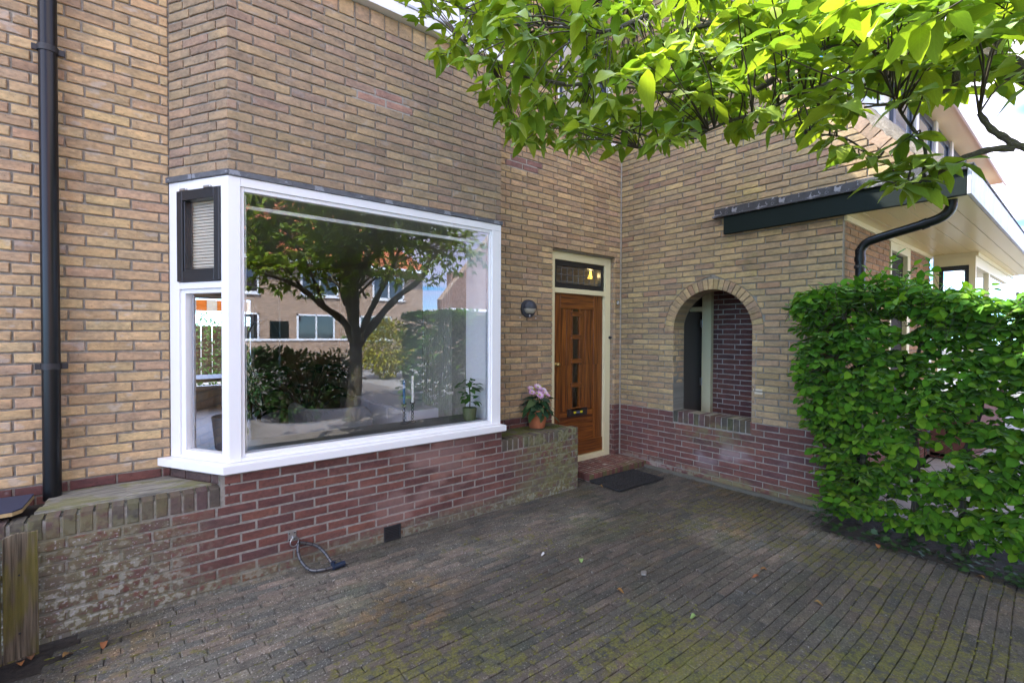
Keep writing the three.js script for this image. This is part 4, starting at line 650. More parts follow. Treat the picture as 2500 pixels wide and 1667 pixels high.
{
  const m = thing('doormat', 'black rubber doormat with scroll pattern lying in front of the step', 'doormat', null, [-0.645, 0.006, 0.612], -0.035);
  mesh('mat', bx(-0.36, 0.36, 0, 0.009, -0.21, 0.21, 0.004), M.rubber, m);
  const f = rng(3), g = [bx(-0.358, 0.358, 0.009, 0.016, -0.208, -0.19), bx(-0.358, 0.358, 0.009, 0.016, 0.19, 0.208), bx(-0.358, -0.34, 0.009, 0.016, -0.19, 0.19), bx(0.34, 0.358, 0.009, 0.016, -0.19, 0.19)];
  for (let i = 0; i < 15; i++) for (let j = 0; j < 8; j++) { const x = -0.32 + i * 0.0457, z = -0.165 + j * 0.047, r = rr(0.012, 0.02, f); g.push(new THREE.TorusGeometry(r, 0.004, 5, 12, rr(3.4, 5.8, f)).rotateX(Math.PI / 2).rotateY(rr(0, 6.3, f)).translate(x, 0.011, z)); }
  mesh('scroll_pattern', g, M.rubber, m);
}
{
  const a = onZ(937, 1274, 0.442), b = onZ(976, 1309, 0.442), v = thing('air_vent', 'small black slatted air vent low in the red brick wall', 'vent', null, [-3.249, 0.065, 0.4485]);
  mesh('frame', [bx(-0.066, 0.066, 0.045, 0.056, -0.01, 0.006), bx(-0.066, 0.066, -0.056, -0.045, -0.01, 0.006), bx(-0.066, -0.055, -0.045, 0.045, -0.01, 0.006), bx(0.055, 0.066, -0.045, 0.045, -0.01, 0.006), bx(-0.055, 0.055, -0.045, 0.045, -0.012, -0.006, 0)], M.iron, v);
  for (let k = 0; k < 7; k++) mesh('slat', bx(-0.055, 0.055, -0.042 + k * 0.0125, -0.0345 + k * 0.0125, -0.004, 0.004, 0.001), M.iron, v);
}
{
  const r = thing('wall_ring', 'galvanised steel eye plate and ring screwed to the red brick wall', 'ring', null, [-3.955, 0.225, 0.443]);
  mesh('plate', [bx(-0.026, 0.026, -0.03, 0.03, 0, 0.004, 0.0015), new THREE.TorusGeometry(0.012, 0.004, 8, 16, Math.PI).rotateY(Math.PI / 2).translate(0, -0.012, 0.004)], M.steel, r);
  for (const [x, y] of [[-0.017, 0.021], [0.017, 0.021], [-0.017, -0.021], [0.017, -0.021]]) mesh('screw', lathe([[0, 0.003], [0.004, 0.002], [0.0045, 0]], 10).rotateX(Math.PI / 2).translate(x, y, 0.004), M.iron, r);
  mesh('ring', new THREE.TorusGeometry(0.03, 0.0042, 10, 36).rotateY(0.35).translate(0.012, -0.036, 0.014), M.steel, r);
  const l = thing('cable_lock', 'thick black armoured cable lock hanging from the steel wall ring', 'lock');
  const Q = (x, y, z) => onZ(x, y, z), base = [Q(729, 1325, 0.465), Q(727, 1345, 0.478), Q(735, 1370, 0.51), Q(757, 1391, 0.56), Q(785, 1398, 0.60), Q(808, 1397, 0.61), Q(826, 1392, 0.612)];
  const upr = [Q(729, 1325, 0.462), Q(745, 1326, 0.462), Q(772, 1332, 0.48), Q(793, 1350, 0.52), Q(808, 1372, 0.57), Q(813, 1386, 0.60)];
  for (const p of [...base, ...upr]) p.y = Math.max(p.y, 0.018);
  const band = std({ map: (() => { const t = dataTex(64, 8, (u, v, o) => { const k = (u * 14) % 1; const c = k < 0.12 ? 0.02 : 0.09; o[0] = c; o[1] = c; o[2] = c * 1.05; }); return t; })(), roughness: 0.35, metalness: 0.5 });
  mesh('cable', [tube(base, 0.0105, 60, 12), tube(upr, 0.0105, 60, 12)], band, l);
  const e = base[base.length - 1].clone(); mesh('lock_body', [new THREE.CylinderGeometry(0.018, 0.018, 0.085, 20).rotateZ(Math.PI / 2).rotateY(0.15).translate(e.x, 0.021, e.z)], std({ color: lin(0.012, 0.022, 0.045), roughness: 0.4 }), l);
  mesh('collar', [new THREE.CylinderGeometry(0.015, 0.015, 0.03, 16).translate(upr[5].x, 0.035, upr[5].z)], std({ color: lin(0.012, 0.022, 0.045), roughness: 0.4 }), l);
}
// boards of the low fence at the planter
{
  const f = thing('picket_fence', 'low mossy wooden fence of upright boards against the low brick wall', 'fence'), g = rng(12);
  const plan = [[-5.255, 0.53, -5.14, 0.515, 0.595], [-5.262, 0.545, -5.305, 0.64, 0.585], [-5.308, 0.647, -5.35, 0.742, 0.58], [-5.353, 0.75, -5.397, 0.845, 0.585], [-5.40, 0.852, -5.443, 0.947, 0.58], [-5.447, 0.955, -5.49, 1.05, 0.585]];
  plan.forEach(([xa, za, xb, zb, h], i) => { const w = Math.hypot(xb - xa, zb - za), s0 = i ? 1 : 1, sh = new THREE.Shape([[0, -0.03], [w, -0.03], [w, h - 0.012 * g()], [w * rr(0.3, 0.7, g), h + 0.004], [0, h - 0.014 * g()]].map((p) => new THREE.Vector2(...p))); const q = new THREE.ExtrudeGeometry(sh, { depth: 0.018, bevelEnabled: true, bevelSize: 0.002, bevelThickness: 0.002, bevelSegments: 1 }); uvMetres(q); const uv = q.attributes.uv; for (let k = 0; k < uv.count; k++) uv.setX(k, uv.getX(k) + i * 0.37); q.applyMatrix4(new THREE.Matrix4().makeBasis(V((xb - xa) / w, 0, (zb - za) / w), V(0, 1, 0), V(-(zb - za) / w, 0, (xb - xa) / w)).setPosition(xa, 0, za)); mesh('board', q, M.fence, f); });
  mesh('rail', tube([V(-5.27, 0.4, 0.53), V(-5.52, 0.4, 1.05)], 0.02, 4, 6), M.fence, f);
  for (const [y, z] of [[0.40, 0.542], [0.12, 0.545]]) mesh('nail', new THREE.SphereGeometry(0.005, 8, 6).translate(-5.2, y, z), M.iron, f);
}
// box lid on the wall
{
  const l = thing('box_lid', 'dark blue felt covered plywood lid lying on the low brick wall', 'lid');
  const sh = new THREE.Shape([[-5.62, -0.06], [-5.195, -0.10], [-5.21, -0.36], [-5.24, -0.40], [-5.62, -0.40]].map((p) => new THREE.Vector2(...p)));
  mesh('felt', new THREE.ExtrudeGeometry(sh, { depth: 0.006, bevelEnabled: false }).rotateX(-Math.PI / 2).translate(0, 0.668, 0), std({ color: lin(0.035, 0.04, 0.075), roughness: 0.8 }), l);
  mesh('board', new THREE.ExtrudeGeometry(sh, { depth: 0.018, bevelEnabled: false }).rotateX(-Math.PI / 2).translate(0, 0.649, 0), std({ map: rep(tint([0.42, 0.30, 0.14], 0.2, 12), 0.3), roughness: 0.8 }), l);
  mesh('batten', bx(-5.6, -5.25, 0.612, 0.648, 0.12, 0.17), M.plank, l);
}
// litter on the paving
{
  const f = rng(8);
  const leafDry = (len, wid) => { const g = new THREE.PlaneGeometry(wid, len, 4, 6), p = g.attributes.position; for (let i = 0; i < p.count; i++) { const t = p.getY(i) / len + 0.5, w = Math.sin(Math.PI * Math.pow(clamp(t), 0.8)) + 0.03, x = p.getX(i); p.setXYZ(i, x * w, p.getY(i), 0.35 * Math.abs(x * w) + 0.008 * Math.sin(t * 5)); } g.computeVertexNormals(); return g.rotateX(-Math.PI / 2); };
  const brown = ['dry brown leaf curled on the mossy paving near the middle', 'small brown leaf beside another on the paving towards the hedge', 'brown leaf with a curl on the paving towards the hedge', 'orange brown beech leaf on bare soil by the wooden fence', 'pale orange leaf on soil at the foot of the fence boards', 'curled brown leaf on the paving edge by the fence soil', 'brown leaf on the paving near the red brick wall', 'pale dry leaf lying by the ivy at the hedge foot', 'tan leaf scrap on the paving below the hedge corner', 'dry leaf by the hedge bed with torn edge', 'dark red leaf by the doormat edge'];
  const spots = [[1515, 1445], [1862, 1392], [1845, 1410], [72, 1607], [48, 1622], [252, 1577], [165, 1600], [2145, 1335], [2000, 1475], [2393, 1410], [1468, 1188]];
  spots.forEach(([x, y], i) => { const p = onY(x, y, 0.0), m = mesh('fallen_leaf', leafDry(rr(0.045, 0.065, f), rr(0.025, 0.035, f)), std({ color: lin(0.16 + 0.14 * f(), 0.07 + 0.05 * f(), 0.03), roughness: 0.85, side: THREE.DoubleSide })); m.position.set(p.x, 0.006, p.z); m.rotation.y = f() * 6; m.userData = { label: brown[i], category: 'leaf', group: 'dry leaves on the ground' }; });
  const gl = [[1693, 1508, 'bright green fallen leaf lying flat on the mossy paving'], [1419, 1370, 'tiny green leaf on the paving beside the white scrap']];
  gl.forEach(([x, y, lab]) => { const p = onY(x, y, 0), m = mesh('fallen_leaf', leafDry(0.04, 0.03), std({ color: lin(0.16, 0.24, 0.07), roughness: 0.7, side: THREE.DoubleSide })); m.position.set(p.x, 0.006, p.z); m.rotation.y = f() * 6; m.userData = { label: lab, category: 'leaf' }; });
  const w = onY(1325, 1354, 0), sc = mesh('paper_scrap', tube([V(-0.022, 0.006, 0), V(0, 0.01, 0.004), V(0.022, 0.006, -0.002)], (t) => 0.005 + 0.003 * Math.sin(t * 3.1), 10, 7), std({ color: lin(0.75, 0.75, 0.75), roughness: 0.8 })); sc.position.set(w.x, 0, w.z); sc.rotation.y = 0.5; sc.userData = { label: 'small white paper scrap on the paving', category: 'litter' };
  // loose stone chip sitting proud of the paving
  const c = onY(1572, 1402, 0), st = mesh('stone_chip', bx(-0.026, 0.026, 0, 0.014, -0.018, 0.018, 0.006), std({ color: lin(0.17, 0.165, 0.15), roughness: 0.95 })); st.position.set(c.x, 0.002, c.z); st.rotation.y = 0.6; st.userData = { label: 'grey loose chip of stone standing proud of the paving', category: 'stone' };
}
// ---------- leaves ----------
function leafGeo({ len, wid, fold = 0.25, droop = 0.3, wave = 0.06, tip = 0.85, rows = 6, seed = 1 }) {   // base at origin, grows along +z, face up
  const f = rng(seed), pos = [], uv = [], idx = [], ph = f() * 6;
  for (let i = 0; i <= rows; i++) {
    const t = i / rows, w = wid / 2 * Math.pow(Math.sin(Math.PI * Math.pow(t, tip)), 0.8) * (t > 0.97 ? 0 : 1), z = len * t, y = -droop * len * t * t;
    for (const k of [-1, 0, 1]) { pos.push(k * w, y + Math.abs(k) * w * fold + (k ? wave * wid * Math.sin(t * 9 + ph + k) * (w / wid) * 2 : 0), z); uv.push(0.5 + k * 0.5, t); }
  }
  for (let i = 0; i < rows; i++) for (const k of [0, 1]) { const a = i * 3 + k; idx.push(a, a + 3, a + 1, a + 1, a + 3, a + 4); }
  const g = new THREE.BufferGeometry(); g.setAttribute('position', new THREE.Float32BufferAttribute(pos, 3)); g.setAttribute('uv', new THREE.Float32BufferAttribute(uv, 2)); g.setIndex(idx); g.computeVertexNormals(); return g;
}
const veinT = dataTex(128, 256, (u, v, o) => { const d = Math.abs(u - 0.5), side = Math.abs(((v - d * 0.55) * 9) % 1 - 0.5); let k = 0.9 + 0.2 * tfbm(u, v, 12, 3); if (d < 0.03) k *= 1.25; else if (side > 0.44) k *= 1.12; o[0] = 0.9 * k; o[1] = 0.9 * k; o[2] = 0.9 * k; });
const leafMat = (r, g, b, tr = 0.42, coat = 0.12) => phy({ color: lin(r, g, b), map: veinT, roughness: 0.95, transmission: tr, thickness: 0, specularIntensity: 0.35, clearcoat: coat, clearcoatRoughness: 0.4, side: THREE.DoubleSide });
const UPV = V(0, 1, 0), Q0 = new THREE.Quaternion(), M0 = new THREE.Matrix4();
function leafMatrix(p, dir, scale, f, rollAmp = 0.5, faceUp = 1) {
  const z = dir.clone().normalize(); let x = UPV.clone().multiplyScalar(faceUp).cross(z); if (x.lengthSq() < 1e-4) x.set(1, 0, 0); x.normalize();
  const y = z.clone().cross(x), a = rr(-rollAmp, rollAmp, f), X = x.clone().multiplyScalar(Math.cos(a)).addScaledVector(y, Math.sin(a)), Y = z.clone().cross(X);
  return new THREE.Matrix4().makeBasis(X, Y, z).scale(V(scale, scale, scale)).setPosition(p);
}
// leaves of one plant: the largest in view as leaves of their own, all others in instanced foliage
function hangLeaves(parent, list, geos, mats, most, piece = 'leaf', rest = 'foliage') {
  list.forEach((l) => { l.show = most ? seenSize(V().setFromMatrixPosition(l.m), l.size) : 0; });
  const own = most ? new Set(list.map((l, i) => i).sort((i, j) => list[j].show - list[i].show).slice(0, most).filter((i) => list[i].show > 4)) : new Set();
  const bins = new Map();
  list.forEach((l, i) => {
    if (own.has(i)) { const m = mesh(piece, geos[l.g], mats[l.c], parent); l.m.decompose(m.position, m.quaternion, m.scale); return; }
    const k = l.g + '_' + l.c; if (!bins.has(k)) bins.set(k, []); bins.get(k).push(l.m);
  });
  for (const [k, ms] of bins) { const [g, c] = k.split('_').map(Number), im = new THREE.InstancedMesh(geos[g], mats[c], ms.length); ms.forEach((m, i) => im.setMatrixAt(i, m)); im.name = rest; im.userData.kind = 'stuff'; im.castShadow = im.receiveShadow = true; parent.add(im); }
}
const rdir = (f) => { const z = rr(-1, 1, f), a = f() * 6.2832, r = Math.sqrt(1 - z * z); return V(r * Math.cos(a), z, r * Math.sin(a)); };

// ---------- the tree over the forecourt ----------
{
  const f = rng(77), tree = thing('magnolia_tree', 'broad leafy tree with mossy crooked limbs reaching over the brick forecourt', 'tree');
  const fork = V(-1.56, 1.45, 5.6);
  mesh('trunk', tube([V(-1.62, -0.05, 5.62), V(-1.58, 0.5, 5.6), V(-1.55, 1.0, 5.6), fork], (t) => 0.135 - 0.03 * t + 0.05 * Math.exp(-t * 9), 24, 14), M.bark, tree);
  const zc = (x) => 1.72 + (2500 - x) / 1300 * 0.95;
  const P = (pts, off = 0) => pts.map(([x, y], i) => at(x, y, zc(x) + off));
  // limbs seen against the sky and the wall: picture positions, set at the canopy's own distance
  const lines = [
    [[[2560, 180], [2500, 172], [2440, 165], [2422, 140], [2438, 90], [2462, 40], [2490, -40]], 0.05, 0.040, 0.034],
    [[[2440, 165], [2400, 158], [2350, 168], [2325, 205], [2262, 232], [2190, 252], [2110, 262]], 0.05, 0.016, 0.004],
    [[[2560, 372], [2500, 366], [2470, 352], [2445, 330], [2420, 308], [2392, 276]], -0.12, 0.014, 0.009],
    [[[2480, 362], [2420, 372], [2350, 390], [2275, 425], [2215, 452]], -0.12, 0.012, 0.007],
    [[[2255, 432], [2248, 362], [2200, 280], [2175, 190], [2165, 90], [2190, -20]], -0.12, 0.006, 0.004],
    [[[2560, 30], [2500, 46], [2407, 79], [2336, 82], [2229, 100], [2157, 93], [2057, 107], [1979, 129], [1889, 136], [1800, 121], [1730, 150]], 0.25, 0.026, 0.006],
    [[[2460, -60], [2364, 0], [2243, 71], [2157, 143], [2050, 200], [1943, 236], [1871, 271], [1800, 293], [1730, 318]], -0.05, 0.016, 0.006],
    [[[2360, -60], [2275, 0], [2157, 71], [2107, 89], [2032, 114], [1943, 139], [1871, 200], [1800, 246], [1757, 286], [1714, 314], [1682, 332], [1621, 354], [1557, 361]], 0.12, 0.019, 0.005],
    [[[2260, -50], [2179, 0], [2093, 32], [2014, 93], [1961, 129], [1889, 193], [1821, 225], [1736, 262], [1661, 290], [1593, 300], [1521, 321], [1470, 330]], 0.3, 0.017, 0.005],
    [[[2120, -60], [2040, 0], [1960, 60], [1900, 143], [1840, 180], [1760, 196], [1707, 214], [1640, 220], [1560, 221], [1500, 208], [1450, 190]], 0.45, 0.016, 0.004],
    [[[1960, -50], [1860, 10], [1736, 57], [1664, 79], [1621, 107], [1543, 154], [1471, 196], [1432, 207], [1379, 204], [1336, 193], [1264, 178], [1200, 157]], 0.2, 0.017, 0.004],
    [[[1800, -60], [1740, -20], [1679, 7], [1629, 21], [1557, 54], [1504, 71], [1457, 79], [1400, 70], [1330, 66]], -0.15, 0.016, 0.005],
    [[[1457, 79], [1380, 60], [1300, 57], [1257, 54], [1200, 34], [1157, 29], [1100, 7]], -0.1, 0.009, 0.003],
    [[[1379, 204], [1330, 196], [1268, 182], [1221, 164], [1179, 146], [1150, 118], [1130, 100]], 0.15, 0.008, 0.003],
    [[[1557, 361], [1500, 352], [1440, 330], [1390, 318], [1330, 312]], 0.2, 0.006, 0.003],
    [[[1521, 321], [1560, 330], [1630, 350]], 0.2, 0.005, 0.003],
    [[[2107, 89], [2080, 160], [2010, 215], [1930, 285], [1850, 300]], 0.1, 0.008, 0.003],
    [[[2050, 200], [1990, 300], [1960, 320], [2040, 330], [2090, 355], [2140, 392]], -0.05, 0.005, 0.003],
    [[[1736, 57], [1650, 30], [1560, 10], [1480, -10]], 0.5, 0.01, 0.004],
    [[[2229, 100], [2190, 160], [2120, 200], [2060, 240], [2000, 262]], 0.35, 0.008, 0.003],
    [[[1889, 136], [1800, 100], [1700, 110], [1620, 150], [1580, 190]], 0.6, 0.009, 0.003],
  ];
  const nodes = [];   // points that twigs may leave from
  const addBranch = (pts, ra, rb, seg, name = 'branch') => {
    const jit = pts.map((p, i) => (i && i < pts.length - 1 ? p.clone().addScaledVector(rdir(f), 0.012) : p));
    mesh(name, tube(jit, (t) => lerp(ra, rb, t) * (1 + 0.12 * Math.sin(t * 37 + ra * 900)), seg, ra > 0.012 ? 9 : 6), M.bark, tree);
    const c = new THREE.CatmullRomCurve3(jit); for (let i = 0; i <= seg; i++) nodes.push(c.getPointAt(i / seg));
  };
  for (const [pts, off, ra, rb] of lines) addBranch(P(pts, off), ra, rb, 40);
  // limbs as the window mirrors them, around the trunk
  const m7 = (u, v, z) => mirror(550 + 0.4592 * u, 430 + 0.4592 * v, z);
  const limb = (pts, ra, rb) => addBranch([fork.clone().add(V(0, -0.15, 0)), ...pts], ra, rb, 30, 'limb');
  limb([m7(630, 780, 5.5), m7(530, 700, 5.3), m7(430, 620, 5.0), m7(330, 560, 4.6), m7(210, 520, 4.2)], 0.075, 0.02);
  limb([m7(655, 680, 5.7), m7(640, 560, 5.8), m7(600, 480, 5.9), m7(440, 390, 5.8), m7(320, 330, 5.6)], 0.08, 0.02);
  limb([m7(770, 720, 5.6), m7(870, 530, 5.4), m7(900, 450, 5.2), m7(930, 360, 4.9), m7(940, 300, 4.6)], 0.07, 0.02);
  limb([m7(800, 770, 5.7), m7(880, 680, 5.8), m7(940, 620, 5.8), m7(1050, 540, 5.7), m7(1100, 430, 5.6), m7(1280, 300, 5.5)], 0.085, 0.02);
  addBranch([m7(530, 700, 5.3), m7(440, 480, 4.9), m7(330, 300, 4.6), m7(180, 120, 4.4), m7(60, 20, 4.3)], 0.03, 0.008, 24);
  addBranch([m7(430, 620, 5.0), m7(280, 440, 4.5), m7(150, 300, 4.2), m7(60, 210, 4.0)], 0.022, 0.006, 20);
  addBranch([m7(600, 480, 5.9), m7(620, 300, 5.5), m7(600, 150, 5.1), m7(560, 30, 4.8)], 0.025, 0.006, 20);
  addBranch([m7(870, 530, 5.4), m7(820, 360, 5.2), m7(780, 200, 5.0), m7(740, 60, 4.8)], 0.025, 0.006, 20);
  limb([V(-1.75, 2.0, 5.1), V(-2.0, 2.35, 4.5), V(-2.3, 2.55, 4.05), at(2560, 180, zc(2560) + 0.05)], 0.08, 0.042);
  limb([V(-1.7, 2.2, 5.2), V(-1.9, 2.7, 4.7), V(-2.15, 2.95, 4.2), at(2560, 30, zc(2560) + 0.25)], 0.06, 0.028);
  for (const [k, b] of [[6, [2460, -60]], [7, [2360, -60]], [8, [2260, -50]], [9, [2120, -60]], [10, [1960, -50]], [11, [1800, -60]]]) { const e = at(b[0], b[1], zc(b[0]) + lines[k][1]); addBranch([V(-1.75, 2.5, 4.9), V(-1.95, 2.95, 4.45), e.clone().lerp(V(-1.9, 3.05, 4.3), 0.4), e], 0.03, lines[k][2], 20); }
  addBranch([V(-2.3, 2.5, 4.05), V(-2.55, 2.35, 3.9), at(2560, 372, zc(2560) - 0.12)], 0.02, 0.014, 16);
  for (let k = 0; k < 16; k++) { const a = k * 2.4, s = nodes[nodes.length - 1 - Math.floor(f() * 220)] ?? fork, e = V(-1.55 + Math.cos(a) * rr(0.8, 2.0, f), rr(2.6, 4.4, f), 5.7 + Math.sin(a) * rr(0.7, 1.7, f)); const st = V(-1.55 + rr(-0.3, 0.3, f), rr(2.0, 2.8, f), 5.6); addBranch([st, st.clone().lerp(e, 0.5).add(V(0, 0.15, 0)), e], 0.025, 0.006, 16); }
  // shoots: places where leaves grow
  const poly = [[960, -60], [985, 30], [1050, 105], [1090, 180], [1160, 225], [1200, 285], [1255, 335], [1300, 372], [1380, 362], [1450, 352], [1520, 368], [1590, 385], [1620, 352], [1700, 320], [1760, 300], [1830, 332], [1900, 318], [1990, 318], [2060, 300], [2100, 262], [2180, 268], [2250, 260], [2330, 245], [2400, 215], [2500, 230], [2560, 200], [2560, -60]];
  const inside = (x, y) => { let c = false; for (let i = 0, j = poly.length - 1; i < poly.length; j = i++) { const a = poly[i], b = poly[j]; if ((a[1] > y) !== (b[1] > y) && x < (b[0] - a[0]) * (y - a[1]) / (b[1] - a[1]) + a[0]) c = !c; } return c; };
  const shoots = [];
  let guard = 0; while (shoots.length < 780 && guard++ < 20000) {
    const x = rr(960, 2560, f), y = rr(-60, 390, f); if (!inside(x, y)) continue;
    if (x < 1130 && f() > 0.5) continue; if (x > 2330 && y > 60 && f() > 0.55) continue;
    if (x > 1450 && x < 1640 && y > 170 && y < 300 && f() < 0.45) continue;
    shoots.push(at(x, y, zc(x) + rr(-0.45, 1.2, f) - 0.2 * sstep(160, 20, y)));
  }
  for (const [x, y] of [[2130, 395], [2170, 420], [2200, 400], [2230, 440], [2260, 380], [2290, 400], [2190, 455], [2240, 330], [2205, 345], [2065, 360], [2100, 380], [2150, 440], [2260, 470], [2330, 400], [2030, 352]]) shoots.push(at(x, y, zc(x) - 0.14 + rr(-0.06, 0.06, f)));
  for (const [x, y, d] of [[1040, 10, 1.3], [1100, 60, 1.5], [1200, 5, 1.15], [1290, 30, 1.12], [1345, 85, 1.25], [1255, 100, 1.6], [1400, 30, 1.2], [1480, 60, 1.3], [1560, 20, 1.25], [1130, 150, 2.0], [1680, 20, 1.3], [1800, 40, 1.25], [1950, 60, 1.2], [2120, 20, 1.2], [2250, 60, 1.15], [1880, 120, 1.4]]) shoots.push(at(x, y, d));
  const twigs = [], leaves = [];
  const addShoot = (p, size, density) => {
    let best = null, bd = 1e9; for (const n of nodes) { const d = n.distanceToSquared(p); if (d < bd) { bd = d; best = n; } }
    const d = Math.sqrt(bd); let tip = p; if (d > 0.8) tip = best.clone().lerp(p, 0.8 / d + 0.1 * f());
    const mid = best.clone().lerp(tip, 0.55).add(V(rr(-0.03, 0.03, f), rr(-0.02, 0.05, f), rr(-0.03, 0.03, f)));
    if (d > 0.03) twigs.push(tube([best, mid, tip], (t) => lerp(0.0042, 0.0018, t), 5, 4));
    const ax = tip.clone().sub(best).normalize(), n = Math.round(density * rr(4.5, 7.5, f));
    for (let k = 0; k < n; k++) {
      const a = k * 2.4 + f(), side = V(Math.cos(a), rr(-0.15, 0.25, f), Math.sin(a)), dir = side.multiplyScalar(0.95).addScaledVector(ax, 0.7).add(V(0, rr(-0.4, 0.2, f), 0));
      const s = size * rr(0.6, 1.25, f), o = tip.clone().addScaledVector(ax, -0.09 * k / n * rr(0.5, 1, f));
      leaves.push({ m: leafMatrix(o, dir, s, f, 0.6), g: Math.floor(f() * 3), c: Math.floor(f() * 3), size: 0.07 * s });
    }
  };
  for (const p of shoots) addShoot(p, 0.98, 1);
  // rest of the crown, above and behind the camera and round the trunk
  for (let k = 0; k < 620; k++) { const a = f() * 6.283, r = Math.sqrt(f()), x = -1.4 + Math.cos(a) * 2.5 * r, z = 5.3 + Math.sin(a) * 1.9 * r, y = 2.45 + (1 - r * r) * 2.0 * f() + rr(-0.15, 0.5, f) + r * 0.35; if (x < -3.0 && z < 4.2) continue; if (z < 3.9 && y < 2.9) continue; addShoot(V(x, y, z), 1.0, 1.05); }
  const cp = [[100, 60], [1120, 60], [1290, 290], [1250, 520], [1110, 590], [960, 540], [900, 600], [820, 580], [760, 640], [640, 600], [540, 650], [400, 640], [100, 610]];
  const inCp = (x, y) => { let c = false; for (let i = 0, j = cp.length - 1; i < cp.length; j = i++) { const a = cp[i], b = cp[j]; if ((a[1] > y) !== (b[1] > y) && x < (b[0] - a[0]) * (y - a[1]) / (b[1] - a[1]) + a[0]) c = !c; } return c; };
  for (let k = 0; k < 700;) { const u = rr(80, 1300, f), v = rr(-60, 660, f); if (!inCp(u, v) && !(v < 60 && u < 1100)) continue; k++; if (u > 1000 && v < 420 && u - 1000 > (v - 60) * 0.6 && f() < 0.75) continue; addShoot(m7(u, v, rr(4.5, 6.7, f)), 1.05, 1.1); }
  for (let k = 0; k < 420; k++) { const u = rr(60, 760, f), v = rr(-80, 520 - u * 0.15, f); addShoot(m7(u, v, rr(4.1, 5.4, f)), 1.1, 1.1); }
  mesh('twigs', twigs, M.twig, tree, { kind: 'stuff' });
  const geos = [1, 2, 3].map((s) => leafGeo({ len: [0.105, 0.09, 0.115][s - 1], wid: [0.046, 0.044, 0.052][s - 1], fold: 0.28, droop: [0.35, 0.2, 0.5][s - 1], wave: 0.09, tip: 0.82, seed: s * 7 }));
  const mats = [leafMat(0.24, 0.35, 0.014, 0.58, 0), leafMat(0.17, 0.29, 0.014, 0.54, 0.03), leafMat(0.32, 0.42, 0.018, 0.6, 0)];
  hangLeaves(tree, leaves, geos, mats, 300);
}
